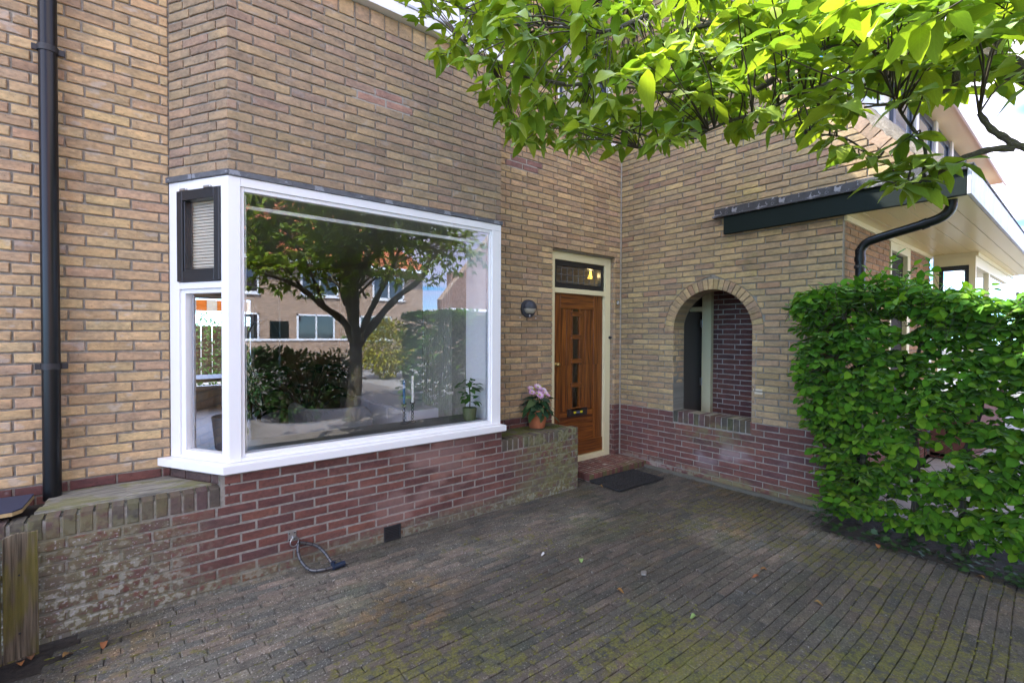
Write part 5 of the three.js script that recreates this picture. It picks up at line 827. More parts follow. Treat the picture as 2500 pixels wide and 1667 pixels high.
// ---------- hedge ----------
{
  const f = rng(41), h = thing('beech_hedge', 'clipped beech hedge with fresh green leaves beside the arched brick wall', 'hedge');
  const leaves = [], twigs = [], stems = [];
  const stemZ = [2.55, 2.9, 3.2, 3.55, 3.95, 4.4, 4.9, 5.4];
  for (const z of stemZ) { const x = rr(-0.24, -0.08, f), g = tube([V(x, -0.02, z), V(x + rr(-0.05, 0.05, f), 0.6, z + rr(-0.06, 0.06, f)), V(x + rr(-0.08, 0.08, f), 1.2, z + rr(-0.1, 0.1, f)), V(x + rr(-0.1, 0.1, f), 1.85, z + rr(-0.14, 0.14, f))], (t) => 0.024 * (1 - 0.75 * t) + 0.003, 18, 7); mesh('stem', g, M.bark, h); }
  const spray = (p, out, size) => {
    const len = rr(0.10, 0.2, f), dir = out.clone().add(V(rr(-0.4, 0.4, f), rr(-0.25, 0.3, f), rr(-0.6, 0.6, f))).normalize(), b = p.clone().addScaledVector(dir, -len);
    twigs.push(tube([b.clone().addScaledVector(dir, -0.1), b, p], 0.0016, 3, 3));
    const n = 6 + Math.floor(f() * 3), sd = dir.clone().cross(UPV).normalize();
    for (let k = 0; k < n; k++) { const t = (k + 0.4) / n, o = b.clone().lerp(p, t), s = k % 2 ? 1 : -1, d = dir.clone().multiplyScalar(k === n - 1 ? 1 : 0.55).addScaledVector(sd, k === n - 1 ? 0 : s * 0.9).add(V(rr(-0.2, 0.2, f), rr(-0.7, 0.25, f), rr(-0.2, 0.2, f))); leaves.push({ m: leafMatrix(o, d, size * rr(0.65, 1.25, f), f, 0.85), g: Math.floor(f() * 2), c: Math.floor(f() * 3), size: 0.045 }); }
  };
  const zEnd = (y) => 2.16 + 0.22 * sstep(1.5, 0.2, y);
  const topY = (z) => 1.97 + 0.04 * Math.sin(z * 5) - 0.13 * sstep(2.5, 3.4, z);
  const gap = (y, z) => fbm(z * 3.2 + 3, y * 3.0 + 8, 3) < 0.37 && z > 2.7 && y < 1.7;
  // face towards the forecourt, top, end, inside, far face
  for (let k = 0; k < 2300; k++) { const y = rr(0.12, 1.95, f), z = rr(zEnd(y), 4.1, f); if (gap(y, z) && f() < 0.7) continue; const cl = fbm(z * 7 + 11, y * 9 + 2, 2); if (y > topY(z) - 0.02 || (cl < 0.46 && f() < 0.72)) continue; const bul = 0.30 * (0.5 - cl) + 0.06; spray(V(-0.50 + bul + rr(-0.04, 0.09, f) + 0.08 * sstep(0.5, 0.1, y), y, z), V(-1, 0, 0), 1); }
  for (let k = 0; k < 420; k++) { const z = rr(2.15, 4.1, f), x = rr(-0.5, 0.16, f); if (fbm(z * 6, x * 6 + 3, 2) < 0.42) continue; spray(V(x, topY(z) + rr(-0.10, 0.06, f) - 0.06 * Math.abs(x + 0.15) * 2, z), V(0, 0.75, 0), 1); }
  for (let k = 0; k < 12; k++) { const z = rr(2.3, 3.6, f), x = rr(-0.4, 0.1, f); const p = V(x, topY(z) + rr(0.05, 0.2, f), z); spray(p, V(0, 1, 0), 1); }
  for (let k = 0; k < 260; k++) { const y = rr(0.2, 1.95, f); spray(V(rr(-0.46, 0.14, f), y, zEnd(y) + rr(-0.05, 0.08, f)), V(0, 0, -1), 1); }
  for (let k = 0; k < 620; k++) { const y = rr(0.25, 1.9, f), z = rr(2.3, 4.1, f); if (gap(y, z) && f() < 0.85) continue; spray(V(rr(0.0, 0.2, f), y, z), V(1, 0, 0), 1); }
  for (let k = 0; k < 900; k++) { const y = rr(0.1, 1.98, f), z = rr(4.1, 6.1, f), s = f(); spray(s < 0.6 ? V(-0.46 + rr(-0.05, 0.08, f), y, z) : s < 0.8 ? V(rr(-0.45, 0.15, f), 1.97, z) : V(0.16, y, z), s < 0.6 ? V(-1, 0, 0) : s < 0.8 ? V(0, 1, 0) : V(1, 0, 0), 1); }
  for (let k = 0; k < 70; k++) { const z = rr(2.4, 4.4, f), y = rr(0.3, 1.8, f), a = V(rr(-0.2, -0.05, f), y - 0.1, z), b = V(rr(-0.45, 0.15, f), y + rr(0.02, 0.2, f), z + rr(-0.3, 0.3, f)); twigs.push(tube([a, a.clone().lerp(b, 0.5).add(V(0, rr(-0.04, 0.04, f), 0)), b], (t) => 0.005 - 0.003 * t, 5, 4)); }
  mesh('twigs', twigs, M.twig, h, { kind: 'stuff' });
  const geos = [leafGeo({ len: 0.074, wid: 0.050, fold: 0.15, droop: 0.15, wave: 0.05, tip: 0.85, rows: 5, seed: 3 }), leafGeo({ len: 0.066, wid: 0.047, fold: 0.2, droop: 0.3, wave: 0.05, tip: 0.8, rows: 5, seed: 9 })];
  const mats = [leafMat(0.10, 0.27, 0.007, 0.44, 0.03), leafMat(0.065, 0.20, 0.006, 0.42, 0.05), leafMat(0.18, 0.36, 0.011, 0.48, 0)];
  hangLeaves(h, leaves, geos, mats, 300);
}
// ivy at its foot
{
  const f = rng(61), iv = thing('ivy', 'dark glossy ivy creeping on the soil at the foot of the hedge', 'ivy');
  iv.userData.kind = 'stuff';
  const list = [], st = [];
  for (let k = 0; k < 520; k++) { const z = rr(2.28, 4.3, f), edge = -0.50 - 0.06 * fbm(z * 6, 3, 2), x = edge + Math.pow(f(), 1.6) * 0.35, y = rr(0.01, 0.10, f) * (z < 2.6 ? 2.2 : 1); list.push({ m: leafMatrix(V(x, y, z), V(rr(-1, 0.4, f), rr(-0.3, 0.3, f), rr(-1, 1, f)), rr(0.6, 1.2, f), f, 0.6), g: 0, c: Math.floor(f() * 2), size: 0.03 }); }
  for (let k = 0; k < 26; k++) { const z = rr(2.3, 4.2, f); st.push(tube([V(-0.3, 0.012, z), V(-0.42, 0.03, z + rr(-0.1, 0.1, f)), V(-0.53, 0.012, z + rr(-0.25, 0.25, f))], 0.0018, 5, 4)); }
  mesh('ivy_stem', st, M.twig, iv, { kind: 'stuff' });
  const sh = new THREE.Shape([[0, 0], [-0.022, 0.006], [-0.014, 0.018], [-0.02, 0.03], [-0.006, 0.03], [0, 0.046], [0.006, 0.03], [0.02, 0.03], [0.014, 0.018], [0.022, 0.006]].map((p) => new THREE.Vector2(...p)));
  const g = new THREE.ShapeGeometry(sh).rotateX(Math.PI / 2).scale(1, 1, 1);
  hangLeaves(iv, list, [g], [leafMat(0.018, 0.05, 0.01, 0.15, 0.5), leafMat(0.03, 0.075, 0.012, 0.2, 0.5)], 0);
}
// moss cushions in the joints
{
  const f = rng(17), n = 2600, im = new THREE.InstancedMesh(new THREE.IcosahedronGeometry(0.006, 0).scale(1, 0.45, 1), std({ color: lin(0.12, 0.125, 0.02), roughness: 1 }), n), m = new THREE.Matrix4(); let k = 0;
  for (let g = 0; g < 60000 && k < n; g++) { const x = rr(-5.1, -0.5, f), z = rr(0.5, 3.7, f); const w = fbm(x * 1.1 + 9, z * 1.2 + 4, 4) + 0.1 * sstep(0.2, 2.4, z); if (w < 0.56) continue; const zr = 0.008 + Math.round((z - 0.008) / 0.0555) * 0.0555, zz = zr + 0.016 * Math.sin(x * 1.3 + zr * 0.9) + 0.010 * Math.sin(x * 3.1 - zr * 1.7 + 1) - 0.05 * sstep(-1.8, -0.1, x) * sstep(1.2, 3.2, zr); const s = rr(0.5, 1.3, f); im.setMatrixAt(k++, m.makeScale(s * rr(1, 2.2, f), s, s * 0.8).setPosition(x, -0.006, zz + rr(-0.004, 0.004, f))); }
  im.count = k; im.name = 'moss'; im.userData = { kind: 'stuff', label: 'olive green moss growing in the joints of the paving', category: 'moss' }; im.receiveShadow = true; scene.add(im);
}
// ---------- flower pot on the ledge ----------
{
  const f = rng(23), b = onY(1311, 1043, 0.60), p = thing('potted_chrysanthemum', 'terracotta pot of pink and white chrysanthemums on the mossy brick ledge', 'potted plant', null, [b.x, 0.60, Math.min(b.z, 0.21)]);
  mesh('pot', [lathe([[0, 0], [0.078, 0], [0.082, 0.006], [0.104, 0.135], [0.113, 0.136], [0.118, 0.142], [0.122, 0.185], [0.119, 0.19], [0.110, 0.189], [0.106, 0.15], [0, 0.15]], 40)], M.terracotta, p);
  mesh('potting_soil', [new THREE.CircleGeometry(0.107, 24).rotateX(-Math.PI / 2).translate(0, 0.165, 0)], M.soil, p);
  const g = leafGeo({ len: 0.13, wid: 0.062, fold: 0.15, droop: 0.45, wave: 0.12, tip: 0.8, seed: 4 }), mt = [leafMat(0.018, 0.055, 0.022, 0.2, 0.3), leafMat(0.035, 0.10, 0.03, 0.3, 0.2), leafMat(0.11, 0.17, 0.06, 0.3, 0.1)];
  for (let k = 0; k < 46; k++) { const a = k * 2.4, y = rr(0.16, 0.30, f), r = rr(0.02, 0.085, f), d = V(Math.cos(a), rr(-0.45, 0.5, f), Math.sin(a)), m = mesh('leaf', g, mt[k % 9 === 0 ? 2 : k % 2], p); leafMatrix(V(Math.cos(a) * r, y, Math.sin(a) * r), d, rr(0.8, 1.4, f), f, 0.5).decompose(m.position, m.quaternion, m.scale); }
  for (const [x, z, s] of [[-0.03, 0.11, 1.15], [0.065, 0.1, 0.9], [0.05, 0.105, 0.7]]) { const m = mesh('leaf', g, mt[2], p); leafMatrix(V(x, 0.2, z), V(x * 0.6, -1, 0.25), s * 0.9, f, 0.2).decompose(m.position, m.quaternion, m.scale); }
  const petal = leafGeo({ len: 0.026, wid: 0.009, fold: 0.2, droop: -0.2, wave: 0, tip: 1.1, rows: 3, seed: 2 });
  const pm = [std({ color: lin(0.68, 0.40, 0.62), roughness: 0.7, side: THREE.DoubleSide }), std({ color: lin(0.78, 0.64, 0.74), roughness: 0.7, side: THREE.DoubleSide }), std({ color: lin(0.8, 0.74, 0.66), roughness: 0.7, side: THREE.DoubleSide })];
  const heads = [[-0.01, 0.415, 0.02, 1.25], [-0.045, 0.345, 0.085, 1.35], [-0.10, 0.37, 0.03, 0.95], [0.035, 0.385, 0.06, 1.0], [0.075, 0.37, 0.0, 1.1], [0.075, 0.34, 0.06, 1.0], [0.025, 0.36, 0.1, 0.85], [0.115, 0.325, 0.05, 0.6], [0.04, 0.41, -0.04, 0.9], [-0.06, 0.40, -0.03, 1.0]];
  heads.forEach(([x, y, z, s], h) => {
    const fl = new THREE.Group(); fl.name = 'flower'; fl.position.set(x, y, z); p.add(fl);
    const out = V(x * 2.2, 0.7, z * 1.6 + 0.55).normalize(), q = new THREE.Quaternion().setFromUnitVectors(UPV, out); fl.quaternion.copy(q); fl.scale.setScalar(s * 1.3);
    const list = [[], [], []]; for (let r = 0; r < 3; r++) { const n = [13, 11, 8][r]; for (let k = 0; k < n; k++) { const a = (k + r * 0.5) / n * 6.283, d = V(Math.cos(a), [0.05, 0.45, 1.1][r] + rr(-0.1, 0.1, f), Math.sin(a)); list[r === 0 ? 0 : r === 1 ? (h % 3 ? 0 : 1) : (h % 2 ? 1 : 2)].push(petal.clone().applyMatrix4(leafMatrix(V(Math.cos(a) * 0.004, 0, Math.sin(a) * 0.004), d, [1.05, 0.85, 0.6][r], f, 0.15))); } }
    list.forEach((l, i) => { if (l.length) mesh('petals', l, pm[i], fl); });
    mesh('flower_centre', new THREE.SphereGeometry(0.007, 10, 8).scale(1, 0.6, 1).translate(0, 0.004, 0), std({ color: lin(0.55, 0.5, 0.06), roughness: 0.8 }), fl);
    mesh('stalk', tube([V(x * 0.3, 0.16, z * 0.3), V(x * 0.7, 0.27, z * 0.7), V(x, y, z)], 0.0025, 8, 5), mt[1], p);
  });
  for (const [x, y, z] of [[-0.075, 0.405, 0.03], [-0.07, 0.365, 0.075], [0.03, 0.425, 0.0], [0.015, 0.345, 0.1], [0.07, 0.42, 0.0]]) mesh('bud', new THREE.SphereGeometry(0.011, 10, 8).translate(x, y, z), std({ color: lin(0.35, 0.42, 0.04), roughness: 0.7 }), p);
}
// ---------- inside the bay and the room ----------
{
  const f = rng(91);
  const grey = std({ color: lin(0.33, 0.34, 0.34), roughness: 0.9, bumpMap: rep(grainT, 0.1), bumpScale: 0.001 });
  const fic = thing('weeping_fig', 'variegated weeping fig in a dark pot on the bay window ledge', 'potted plant', null, [-4.27, 0.797, 0.19]);
  mesh('pot', lathe([[0, 0], [0.07, 0], [0.085, 0.02], [0.105, 0.22], [0.1, 0.225], [0.095, 0.2], [0, 0.2]], 28), std({ color: lin(0.02, 0.022, 0.027), roughness: 0.5 }), fic);
  const st = [], lv = [];
  for (let k = 0; k < 16; k++) { const a = rr(-1.2, 1.6, f), r = rr(0.06, 0.2, f), top = V(Math.cos(a) * r * 0.7, rr(0.45, 0.78, f), Math.sin(a) * r * 0.45), end = V(Math.cos(a) * r * 1.25, top.y - rr(0.1, 0.35, f), Math.sin(a) * r * 0.6); st.push(tube([V(0, 0.2, 0), V(top.x * 0.4, top.y * 0.6, top.z * 0.4), top, end], 0.003, 14, 5)); const c = new THREE.CatmullRomCurve3([V(top.x * 0.4, top.y * 0.6, top.z * 0.4), top, end]); for (let i = 0; i < 16; i++) { const o = c.getPoint(rr(0.1, 1, f)); lv.push({ m: leafMatrix(o, V(rr(-0.8, 0.8, f), -0.6, rr(-0.8, 0.8, f)), rr(0.7, 1.1, f), f, 0.6), g: 0, c: Math.floor(f() * 2), size: 0.02 }); } }
  mesh('stems', st, M.twig, fic);
  const vt = dataTex(64, 64, (u, v, o) => { const w = Math.abs(u - 0.5) > 0.3 + 0.1 * tfbm(u, v, 6, 2); o[0] = w ? 0.55 : 0.05; o[1] = w ? 0.6 : 0.12; o[2] = w ? 0.42 : 0.05; });
  const vm = phy({ map: vt, roughness: 0.9, transmission: 0.2, thickness: 0, side: THREE.DoubleSide });
  hangLeaves(fic, lv, [leafGeo({ len: 0.06, wid: 0.028, seed: 5, rows: 4 })], [vm, leafMat(0.03, 0.08, 0.025, 0.2)], 0);
  for (const g of fic.children) if (g.isInstancedMesh) g.name = 'foliage';

  const cit = thing('citrus_plant', 'small glossy citrus plant in an olive green pot on the bay window ledge', 'potted plant', null, [-2.43, 0.797, 0.26]);
  mesh('pot', lathe([[0, 0], [0.05, 0], [0.054, 0.01], [0.064, 0.11], [0.06, 0.112], [0.058, 0.1], [0, 0.1]], 28), std({ color: lin(0.10, 0.115, 0.055), roughness: 0.5 }), cit);
  mesh('stem', tube([V(0, 0.1, 0), V(0.005, 0.2, 0), V(-0.005, 0.3, 0)], 0.005, 8, 6), M.twig, cit);
  const cl = []; for (let k = 0; k < 42; k++) { const a = k * 2.4, y = rr(0.16, 0.36, f); cl.push({ m: leafMatrix(V(0, y, 0).addScaledVector(V(Math.cos(a), 0, Math.sin(a)), rr(0.01, 0.06, f)), V(Math.cos(a), rr(-0.3, 0.6, f), Math.sin(a)), rr(0.75, 1.15, f), f, 0.4), g: 0, c: k % 2, size: 0.04 }); }
  hangLeaves(cit, cl, [leafGeo({ len: 0.085, wid: 0.045, seed: 6, rows: 5 })], [leafMat(0.05, 0.16, 0.015, 0.4, 0.5), leafMat(0.035, 0.11, 0.012, 0.35, 0.5)], 42);

  for (const [x, z, c, lab, hgt] of [[-2.965, 0.06, [0.03, 0.10, 0.24], 'blue candle in a twisted iron holder on the window ledge', 0.20], [-2.88, 0.05, [0.7, 0.68, 0.62], 'white candle in a twisted iron holder on the window ledge', 0.23]]) {
    const t = thing('candlestick', lab, 'candlestick', null, [x, 0.797, z]);
    const tw = []; for (const k of [0, 1]) { const pts = []; for (let i = 0; i <= 20; i++) { const a = i * 0.75 + k * Math.PI; pts.push(V(Math.cos(a) * 0.009, 0.01 + i * 0.0075, Math.sin(a) * 0.009)); } tw.push(tube(pts, 0.0042, 60, 6)); }
    mesh('holder', [...tw, lathe([[0, 0.012], [0.02, 0.01], [0.034, 0.004], [0.035, 0]], 20), lathe([[0.006, 0.155], [0.022, 0.168], [0.024, 0.172], [0.01, 0.172]], 20)], M.iron, t);
    mesh('candle', [lathe([[0, 0.172 + hgt], [0.009, 0.17 + hgt], [0.0115, 0.165 + hgt], [0.012, 0.17], [0, 0.17]], 18)], std({ color: lin(...c), roughness: 0.55 }), t);
    mesh('wick', new THREE.CylinderGeometry(0.0012, 0.0012, 0.012, 6).translate(0, 0.178 + hgt, 0), M.iron, t);
  }
  const arm = (x, z, turn, lab) => {
    const t = thing('armchair', lab, 'armchair', null, [x, 0.1, z], turn);
    mesh('seat', bx(-0.3, 0.3, 0.28, 0.44, -0.3, 0.32, 0.06), grey, t);
    const sh = new THREE.LatheGeometry([[0.30, 0.22], [0.34, 0.2], [0.39, 0.3], [0.42, 0.5], [0.43, 0.7], [0.415, 0.725], [0.395, 0.7], [0.37, 0.5], [0.33, 0.32], [0.30, 0.22]].map((p) => new THREE.Vector2(...p)), 40, Math.PI * 0.42, Math.PI * 1.16); { const q = sh.attributes.position; for (let i = 0; i < q.count; i++) { const zz = q.getZ(i); if (q.getY(i) > 0.4) q.setY(i, q.getY(i) - 0.16 * sstep(-0.1, 0.25, zz)); } sh.computeVertexNormals(); }
    mesh('shell_back', sh, grey, t);
    for (const [lx, lz] of [[-0.24, -0.22], [0.24, -0.22], [-0.24, 0.26], [0.24, 0.26]]) mesh('leg', new THREE.CylinderGeometry(0.018, 0.012, 0.28, 10).translate(lx, 0.14, lz), M.iron, t);
  };
  arm(-3.55, -0.75, 2.7, 'pale grey round armchair seen through the bay window beside the glass table');
  arm(-3.1, -1.35, 2.2, 'grey shell armchair further into the room behind the bay window');
  const tb = thing('coffee_table', 'low white table in the room behind the bay window', 'table', null, [-2.75, 0.1, -0.65]);
  mesh('tabletop', bx(-0.32, 0.32, 0.4, 0.43, -0.4, 0.4, 0.01), M.white, tb); for (const [x, z] of [[-0.28, -0.35], [0.28, -0.35], [-0.28, 0.35], [0.28, 0.35]]) mesh('leg', bx(x - 0.02, x + 0.02, 0, 0.4, z - 0.02, z + 0.02), M.white, tb);
  const tA = onX(1074, 880, -2.16), tB = onX(1150, 880, -2.16), tv = thing('television', 'black flat television on the white side wall of the room', 'television', null, [-2.14, (onX(1110, 935, -2.16).y), (tA.z + tB.z) / 2], -Math.PI / 2);
  const tw = Math.abs(tA.z - tB.z) / 2; mesh('screen', bx(-tw, tw, 0, tw * 1.1, -0.02, 0.02, 0.005), phy({ color: lin(0.006, 0.006, 0.007), roughness: 0.12 }), tv); mesh('wall_bracket', [bx(-0.16, 0.16, 0.2, 0.3, -0.04, -0.02)], M.iron, tv);
  const sb = thing('sideboard', 'low white sideboard under the television', 'sideboard'); mesh('body', bx(-2.58, -2.12, 0.16, 0.78, -2.1, -0.6, 0.006), M.white, sb); for (let k = 0; k < 3; k++) mesh('door', bx(-2.598, -2.582, 0.19, 0.76, -2.08 + k * 0.495, -1.6 + k * 0.495, 0.003), M.white, sb); for (const [x, z] of [[-2.5, -2.0], [-2.2, -2.0], [-2.5, -0.7], [-2.2, -0.7]]) mesh('leg', bx(x - 0.02, x + 0.02, 0.1, 0.16, z - 0.02, z + 0.02), M.iron, sb);
  const pl = thing('house_plant', 'large dark leafy house plant on the floor of the room', 'potted plant', null, [-3.0, 0.1, -2.6]);
  mesh('pot', lathe([[0, 0], [0.14, 0], [0.18, 0.3], [0.17, 0.3], [0.15, 0.27], [0, 0.27]], 24), M.iron, pl);
  for (let k = 0; k < 26; k++) { const a = k * 2.4, h = rr(0.5, 1.05, f), e = V(Math.cos(a) * rr(0.15, 0.4, f), h, Math.sin(a) * rr(0.15, 0.4, f)); mesh('stalk', tube([V(0, 0.27, 0), V(e.x * 0.4, h * 0.7, e.z * 0.4), e], 0.006, 8, 5), M.twig, pl); const m = mesh('leaf', leafGeo({ len: 0.3, wid: 0.17, seed: 3, rows: 6, droop: 0.5 }), leafMat(0.008, 0.022, 0.008, 0.1, 0), pl); leafMatrix(e, V(e.x, 0.1, e.z), rr(0.7, 1.1, f), f, 0.4).decompose(m.position, m.quaternion, m.scale); }
  const fl = thing('floor_lamp', 'black floor lamp with dome shade by the inner wall of the room', 'lamp', null, [-3.75, 0.1, -2.3]);
  mesh('pole', [tube([V(0, 0, 0), V(0, 1.2, 0), V(0.06, 1.55, 0.02), V(0.18, 1.6, 0.06)], 0.01, 30, 8), lathe([[0, 0.02], [0.14, 0.015], [0.15, 0]], 24)], M.iron, fl); mesh('lamp_shade', lathe([[0.02, 0], [0.06, -0.03], [0.13, -0.16], [0.135, -0.2]], 24).translate(0.2, 1.62, 0.06), M.iron, fl);
  const dt = thing('dining_table', 'wooden dining table at the far end of the room', 'table', null, [-3.7, 0.1, -5.4]);
  mesh('tabletop', bx(-0.7, 0.7, 0.71, 0.75, -0.45, 0.45, 0.008), M.floorWood, dt); for (const [x, z] of [[-0.6, -0.36], [0.6, -0.36], [-0.6, 0.36], [0.6, 0.36]]) mesh('leg', bx(x - 0.03, x + 0.03, 0, 0.71, z - 0.03, z + 0.03), M.floorWood, dt);
  const cu = []; for (let k = 0; k < 14; k++) cu.push(new THREE.CylinderGeometry(0.035, 0.04, 2.1, 10).scale(1, 1, 0.8).translate(-2.22 - 0.0, 1.25, -0.35 - k * 0.045));
  const ct = mesh('curtain', cu, std({ color: lin(0.35, 0.33, 0.28), roughness: 0.95 })); ct.userData = { label: 'gathered pale curtain hanging by the side wall of the room', category: 'curtain' };
  // hall lamp behind the leaded light
  const hb = onZ(1441, 671, -0.2), hl = thing('hall_lamp', 'small lit warm pendant lamp in the hall behind the leaded door light', 'lamp', null, [hb.x, hb.y, -0.2]);
  mesh('bulb_glow', lathe([[0, 0.05], [0.012, 0.045], [0.02, 0.0], [0.03, -0.045], [0, -0.05]], 16), std({ color: lin(0.9, 0.7, 0.2), emissive: lin(1, 0.62, 0.08), emissiveIntensity: 0.9 }), hl);
  mesh('cord', new THREE.CylinderGeometry(0.003, 0.003, Math.max(0.05, 2.6 - hb.y - 0.05), 6).translate(0, 0.05 + Math.max(0.05, 2.6 - hb.y - 0.05) / 2, 0), M.iron, hl);
  const pt = new THREE.PointLight(new THREE.Color(1, 0.75, 0.35), 0.035, 6); pt.name = 'hall_lamp_light'; pt.castShadow = true; hl.add(pt);
}
// garden behind the house
{
  mesh('terrace', bx(-8, 2, -0.05, 0.02, -13, -7.46, 0), std({ map: rep(tint([0.14, 0.125, 0.105], 0.25, 16), 1.2), roughness: 0.95 }), null, { kind: 'structure' });
  const aw = thing('striped_awning', 'orange and white striped awning over the garden window', 'awning');
  const stripes = [[], []]; for (let k = 0; k < 15; k++) { const x = -4.9 + k * 0.2; stripes[k % 2].push(new THREE.BoxGeometry(0.2, 0.008, 1.5).rotateX(0.28).translate(x, 2.52, -8.2), bx(x - 0.1, x + 0.1, 2.06, 2.31, -8.935, -8.925, 0)); }
  mesh('white_stripe', stripes[0], phy({ color: lin(0.8, 0.78, 0.72), roughness: 0.95, transmission: 0.35, thickness: 0 }), aw); mesh('orange_stripe', stripes[1], phy({ color: lin(0.8, 0.36, 0.03), roughness: 0.95, transmission: 0.35, thickness: 0 }), aw);
  const gf = thing('garden_fence', 'brown board fence at the end of the garden', 'fence'); for (let k = 0; k < 40; k++) mesh('board', bx(-9 + k * 0.3, -8.72 + k * 0.3, 0, 1.8, -14, -13.97, 0.004), M.floorWood, gf);
}
// ---------- what the window mirrors: the other side of the street ----------
M.farBrick = std({ map: rep(dataTex(512, 512, (u, v, o) => { const row = Math.floor(v * 48), x = u * 14 + (row % 2) * 0.5, k = hsh(Math.floor(x) % 14, row), g = tfbm(u, v, 24, 3); const j = (v * 48 - row) < 0.16 || (x - Math.floor(x)) < 0.05; const b = j ? 0.3 : (0.3 + 0.14 * k) * (0.8 + 0.4 * g); o[0] = b * 1.05; o[1] = b * 0.74; o[2] = b * 0.52; }), 3.0), roughness: 0.95 });
M.farRed = std({ map: rep(dataTex(512, 512, (u, v, o) => { const row = Math.floor(v * 48), x = u * 14 + (row % 2) * 0.5, k = hsh(Math.floor(x) % 14, row), g = tfbm(u, v, 24, 3); const j = (v * 48 - row) < 0.16 || (x - Math.floor(x)) < 0.05; const b = j ? 0.2 : (0.18 + 0.1 * k) * (0.8 + 0.4 * g); o[0] = b * 1.05; o[1] = b * 0.62; o[2] = b * 0.45; }), 3.0), roughness: 0.95 });
M.farTile = std({ map: rep(tint([0.46, 0.14, 0.06], 0.25, 16), 2), roughness: 0.9 });
M.darkGlass = phy({ color: lin(0.03, 0.035, 0.04), roughness: 0.05, clearcoat: 1 });
{
  const h = thing('opposite_house', 'sunlit brick house across the street with orange tiled roof', 'house');
  mesh('wall', [bx(-14, 9.7, 0, 5.4, 24, 31, 0)], M.farBrick, h);
  const rows = []; const sl = Math.atan2(4.2, 4.0), L = Math.hypot(4.2, 4.0); for (let k = 0; k < 18; k++) { const t = (k + 0.5) / 18, g = bx(-14.3, 10 - 4.6 * t, -0.03, 0.03, -L / 36 - 0.02, L / 36 + 0.02, 0.01); g.rotateX(-sl + 0.06); g.translate(0, 5.45 + 4.2 * t, 23.5 + 4.0 * t); rows.push(g); }
  const rf = mesh('roof', rows, M.farTile, h); mesh('roof_slope', (() => { const g = new THREE.BufferGeometry(); const p = [[-14.2, 5.38, 23.5], [9.9, 5.38, 23.5], [5.3, 9.5, 27.5], [-14.2, 9.5, 27.5], [9.9, 5.38, 31.5], [-14.2, 5.38, 31.5]]; const t = [0, 2, 1, 0, 3, 2, 1, 2, 4, 3, 5, 4, 3, 4, 2]; g.setAttribute('position', new THREE.Float32BufferAttribute(t.flatMap((i) => p[i]), 3)); g.computeVertexNormals(); return uvMetres(g); })(), std({ map: M.farTile.map, roughness: 0.9, side: THREE.DoubleSide }), rf);
  mesh('chimney', bx(3.4, 4.2, 8.8, 10.6, 27.2, 27.9, 0.02), M.farRed, rf);
  mesh('gutter', bx(-14.3, 10, 5.25, 5.45, 23.35, 23.55, 0.02), M.white, h);
  for (const [x0, x1, y0, y1] of [[2.2, 4.2, 1.2, 2.6], [5.6, 7.6, 1.2, 2.6], [-1.6, 0.4, 1.2, 2.6], [6.4, 8.4, 3.6, 5.0], [2.4, 4.4, 3.6, 5.0], [-1.6, 0.4, 3.6, 5.0], [-6, -4, 3.6, 5.0], [-6, -4, 1.2, 2.6]]) { const w = mesh('window', [bx(x0, x1, y0, y0 + 0.09, 23.93, 24.02), bx(x0, x1, y1 - 0.09, y1, 23.93, 24.02), bx(x0, x0 + 0.09, y0, y1, 23.93, 24.02), bx(x1 - 0.09, x1, y0, y1, 23.93, 24.02), bx((x0 + x1) / 2 - 0.04, (x0 + x1) / 2 + 0.04, y0, y1, 23.93, 24.02)], M.white, h); mesh('pane', bx(x0 + 0.05, x1 - 0.05, y0 + 0.05, y1 - 0.05, 23.965, 23.99, 0), M.darkGlass, w); mesh('window_sill', bx(x0 - 0.05, x1 + 0.05, y0 - 0.08, y0, 23.9, 24), M.white, w); }
  const dr = mesh('door', bx(0.9, 1.8, 0.1, 2.2, 23.95, 24.02, 0.01), M.green, h); mesh('handle', bx(1.0, 1.03, 1.05, 1.15, 23.91, 23.95), M.brass, dr);
  const ga = thing('garage', 'low flat brick garage beside the sunlit opposite house', 'garage'); mesh('wall', bx(9.75, 24, 0, 2.9, 20.5, 24, 0), M.farBrick, ga); mesh('roof_edge', bx(9.7, 24.1, 2.9, 3.05, 20.4, 24.1, 0.01), M.white, ga); mesh('garage_door', bx(11, 13.4, 0.02, 2.2, 20.44, 20.52, 0.01), M.zinc, ga);
  const gb = thing('gable_house', 'tall brown brick house end with steep gable beyond the garage', 'house');
  const ga1 = mirror(1076, 735, 27), ga2 = mirror(1190, 588, 27), gs = (ga2.y - ga1.y) / (ga2.x - ga1.x), pk = ga2.x + 3;
  mesh('wall', uvMetres(new THREE.ExtrudeGeometry(new THREE.Shape([[ga1.x, 0], [pk * 2 - ga1.x, 0], [pk * 2 - ga1.x, ga1.y], [pk, ga1.y + gs * (pk - ga1.x)], [ga1.x, ga1.y]].map((p) => new THREE.Vector2(...p))), { depth: 0.5, bevelEnabled: false }).translate(0, 0, 27)), M.farRed, gb);
  mesh('coping', [new THREE.BoxGeometry(Math.hypot(1, gs) * (pk - ga1.x), 0.1, 0.56).rotateZ(Math.atan(gs)).translate((pk + ga1.x) / 2, ga1.y + gs * (pk - ga1.x) / 2 + 0.06, 27.25)], M.farBrick, gb);
  mesh('chimney', bx(ga1.x + 1.2, ga1.x + 1.8, ga1.y + 0.6, ga1.y + 2.3, 27.6, 28.2, 0.02), M.farRed, gb);
}
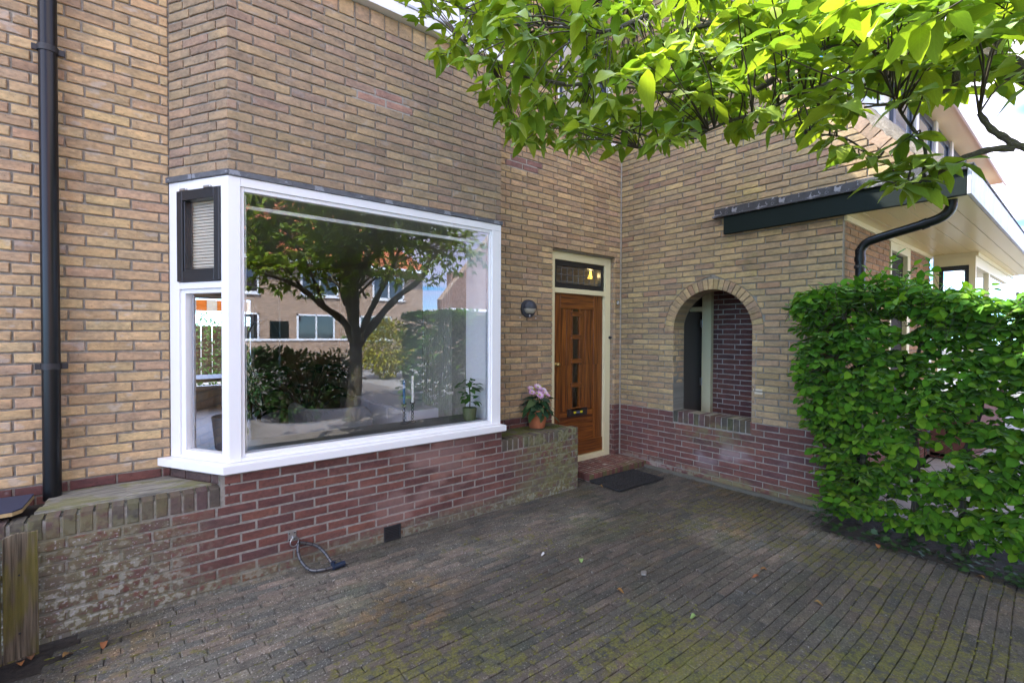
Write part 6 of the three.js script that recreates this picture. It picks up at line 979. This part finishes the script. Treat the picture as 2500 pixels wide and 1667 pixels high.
{
  const f = rng(203);
  const bush = (name, label, cat, [x, y, z], [rx, ry, rz], n, mats, len, group, dens = 0.35) => {
    const t = thing(name, label, cat, group, [x, 0, z]);
    const st = []; for (let k = 0; k < 7; k++) { const a = k * 0.9; st.push(tube([V(0, -0.02, 0), V(Math.cos(a) * rx * 0.3, y * 0.6, Math.sin(a) * rz * 0.3), V(Math.cos(a) * rx * 0.6, y, Math.sin(a) * rz * 0.6)], (q) => 0.02 * (1 - 0.7 * q), 8, 5)); } mesh('stems', st, M.bark, t);
    const list = []; for (let k = 0; k < n; k++) { const d = rdir(f), r = lerp(dens, 1, Math.sqrt(f())) * (0.85 + 0.3 * fbm(d.x * 3 + 5, d.y * 3 + d.z * 2, 2)); const p = V(d.x * rx * r, Math.max(0.02, y + d.y * ry * r), d.z * rz * r); list.push({ m: leafMatrix(p, d.clone().add(rdir(f).multiplyScalar(0.6)).add(V(0, 0.2, 0)), rr(0.7, 1.3, f), f, 0.8), g: 0, c: Math.floor(f() * mats.length), size: 0 }); }
    hangLeaves(t, list, [leafGeo({ len, wid: len * 0.5, rows: 3, seed: 8 })], mats, 0, 'leaf', 'crown');
  };
  bush('golden_conifer', 'rounded golden yellow conifer in the sun at the end of the driveway', 'shrub', [2.3, 1.05, 12.9], [0.92, 1.05, 0.9], 2600, [leafMat(0.40, 0.36, 0.03, 0.3, 0), leafMat(0.32, 0.30, 0.025, 0.3, 0)], 0.12);
  const dg = [leafMat(0.022, 0.062, 0.008, 0.3, 0), leafMat(0.035, 0.09, 0.010, 0.35, 0)];
  bush('evergreen_shrub', 'dark evergreen shrub round the foot of the tree trunk', 'shrub', [-2.35, 0.55, 6.2], [0.8, 0.6, 0.7], 1300, dg, 0.09);
  bush('evergreen_shrub', 'dark low shrub beside the driveway near the tree', 'shrub', [-1.35, 0.6, 7.3], [0.55, 0.62, 0.6], 1000, dg, 0.09);
  bush('laurel_hedge', 'dense dark laurel hedge between the forecourt and the street', 'hedge', [-3.6, 0.62, 6.95], [2.6, 0.68, 0.45], 9000, dg, 0.11, null, 0.4);
  bush('garden_shrub', 'tall green shrub in the back garden seen through the house', 'shrub', [-3.6, 1.0, -12], [2.2, 1.3, 0.8], 2200, [leafMat(0.05, 0.13, 0.014, 0.35, 0), leafMat(0.07, 0.16, 0.02, 0.35, 0)], 0.11);
  bush('privet_hedge', 'long green privet hedge on the far side of the driveway', 'hedge', [3.6, 0.9, 9.6], [0.5, 0.95, 3.2], 4200, [leafMat(0.06, 0.15, 0.018, 0.35), leafMat(0.045, 0.12, 0.014, 0.35)], 0.085, null, 0.7);
  bush('front_hedge', 'bright green hedge in front of the sunlit opposite house', 'hedge', [6.5, 0.75, 22.8], [3.0, 0.85, 0.5], 3000, [leafMat(0.09, 0.2, 0.03, 0.35)], 0.14, null, 0.7);
  const gw = thing('garden_wall', 'low pale garden wall along the far pavement', 'wall'); mesh('wall', bx(-12, 5, 0, 1.2, 21.9, 22.1, 0.01), M.farBrick, gw); mesh('coping', bx(-12.05, 5.05, 1.2, 1.3, 21.85, 22.15, 0.01), M.white, gw);
}
scene.environment = null;
renderer.render(scene, camera);
